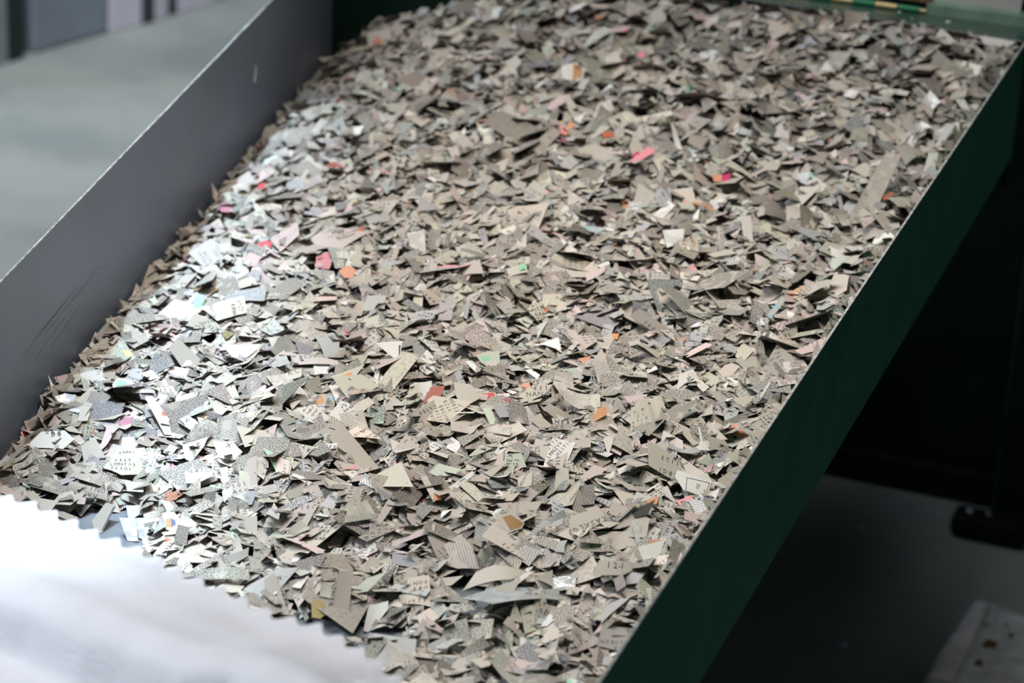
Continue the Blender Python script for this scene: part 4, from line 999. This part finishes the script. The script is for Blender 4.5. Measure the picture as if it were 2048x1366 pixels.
for i, (a, b, mt, nm, lb, ct) in enumerate((
        ((-.7205, 1.295), (-.7020, 1.334), M_CARTW, 'carton', 'lilac white carton standing next to the blue grey crate', 'carton'),
        ((-.7010, 1.336), (-.6960, 1.352), M_CARTD, 'bundle', 'dark slate bundle wedged between two lilac white cartons', 'bundle'),
        ((-.6955, 1.354), (-.6905, 1.374), M_CARTW, 'carton', 'narrow lilac white carton between the two dark bundles', 'carton'),
        ((-.6900, 1.376), (-.6870, 1.388), M_CARTD, 'bundle', 'smaller dark bundle farther along the row of cartons', 'bundle'),
        ((-.6865, 1.390), (-.6640, 1.445), M_CARTW, 'carton', 'lilac white carton farthest along the row, behind the grey panel', 'carton'))):
    bm = bmesh.new(); upright(bm, a, b, .10, .02 if mt is M_CARTW else -.10)
    o = bm_obj(nm, bm, mt, None, .002); tag(o, lb, ct, 'row of cartons on the floor' if ct == 'carton' else 'dark bundles among the cartons')

# ------------------------------------------------------------------ white fabric sheet over the near corner of the tray
E = [(.083, -.404, .1005), (.1226, -.4015, .1), (.1427, -.4015, .099), (.1507, -.398, .098), (.1626, -.3994, .097), (.1766, -.4029, .0965), (.1918, -.4071, .096), (.2082, -.4096, .0955),
     (.221, -.4137, .095), (.2339, -.4183, .0945), (.2478, -.4211, .094), (.2622, -.4252, .0935), (.2749, -.4283, .0925), (.2915, -.4268, .0915), (.3057, -.4315, .0905), (.3153, -.4352, .090), (.3259, -.4414, .089), (.3385, -.4483, .088), (.352, -.455, .0875)]
E = np.array(E)
sl_ = np.concatenate([[0], np.cumsum(np.hypot(np.diff(E[:, 0]), np.diff(E[:, 1])))])
PER, SUB = 0.0107, 8
ns = int(sl_[-1] / PER * SUB)
tt = np.concatenate([[0, .001, .002, .004, .006, .008], np.linspace(.010, .20, 96)])
bm = bmesh.new()
grid = []
for a in range(ns + 1):
    u = a * PER / SUB
    p = np.array([np.interp(u, sl_, E[:, k]) for k in range(3)])
    ph = (a % SUB) / SUB
    tooth = 0.0056 * (0.5 - 0.5 * math.cos(2 * math.pi * ph)) ** 0.8
    row = []
    for t in tt:
        tq = t + tooth * max(0.0, 1 - t / .010)
        y = p[1] - tq * .985; x = p[0] - tq * .10
        z = p[2] + (0.0995 - p[2]) * sm(t / .045)
        wob = .0016 * math.sin(u * 52 + t * 25) + .0010 * math.sin(u * 23 - t * 60)
        z += wob * sm(t / .02)
        f = t - .066 - .006 * math.sin(u * 16 + .6)
        z += .0045 * math.exp(-((f + .010) / .012) ** 2) - .014 * sm(f / .013) - max(0.0, f - .012) * .10
        z += .003 * math.exp(-((f - .035) / .016) ** 2)
        if t > .15: z -= (t - .15) * 1.8
        if abs(y + .47) < .006: z = max(z, .0965)
        row.append(bm.verts.new((x, y, z)))
    grid.append(row)
for a in range(ns):
    for b in range(len(tt) - 1):
        bm.faces.new((grid[a][b], grid[a][b + 1], grid[a + 1][b + 1], grid[a + 1][b]))
M_SHEET = mat('white_woven_fabric', (0.80, 0.79, 0.82, 1), 0.7, 0.0, 0.06, 60)
nt = M_SHEET.node_tree
wv = nt.nodes.new('ShaderNodeTexVoronoi'); wv.inputs['Scale'].default_value = 520
tc = nt.nodes.new('ShaderNodeTexCoord'); bp = nt.nodes.new('ShaderNodeBump'); bp.inputs['Strength'].default_value = .5; bp.inputs['Distance'].default_value = .0006
nt.links.new(tc.outputs['Object'], wv.inputs['Vector']); nt.links.new(wv.outputs['Distance'], bp.inputs['Height'])
nt.links.new(bp.outputs[0], nt.nodes['Principled BSDF'].inputs['Normal'])
tr_ = nt.nodes.new('ShaderNodeBsdfTranslucent'); tr_.inputs[0].default_value = (0.85, 0.87, 0.93, 1)
mxs = nt.nodes.new('ShaderNodeMixShader'); mxs.inputs[0].default_value = 0.35
nt.links.new(nt.nodes['Principled BSDF'].outputs[0], mxs.inputs[1]); nt.links.new(tr_.outputs[0], mxs.inputs[2])
nt.links.new(mxs.outputs[0], nt.nodes['Material Output'].inputs['Surface'])
sh = bm_obj('fabric_sheet', bm, M_SHEET, None, 0, True)
so = sh.modifiers.new('thickness', 'SOLIDIFY'); so.thickness = .0007; so.offset = 1
tag(sh, 'white woven fabric sheet with zigzag cut edge draped over the near tray corner', 'sheet')
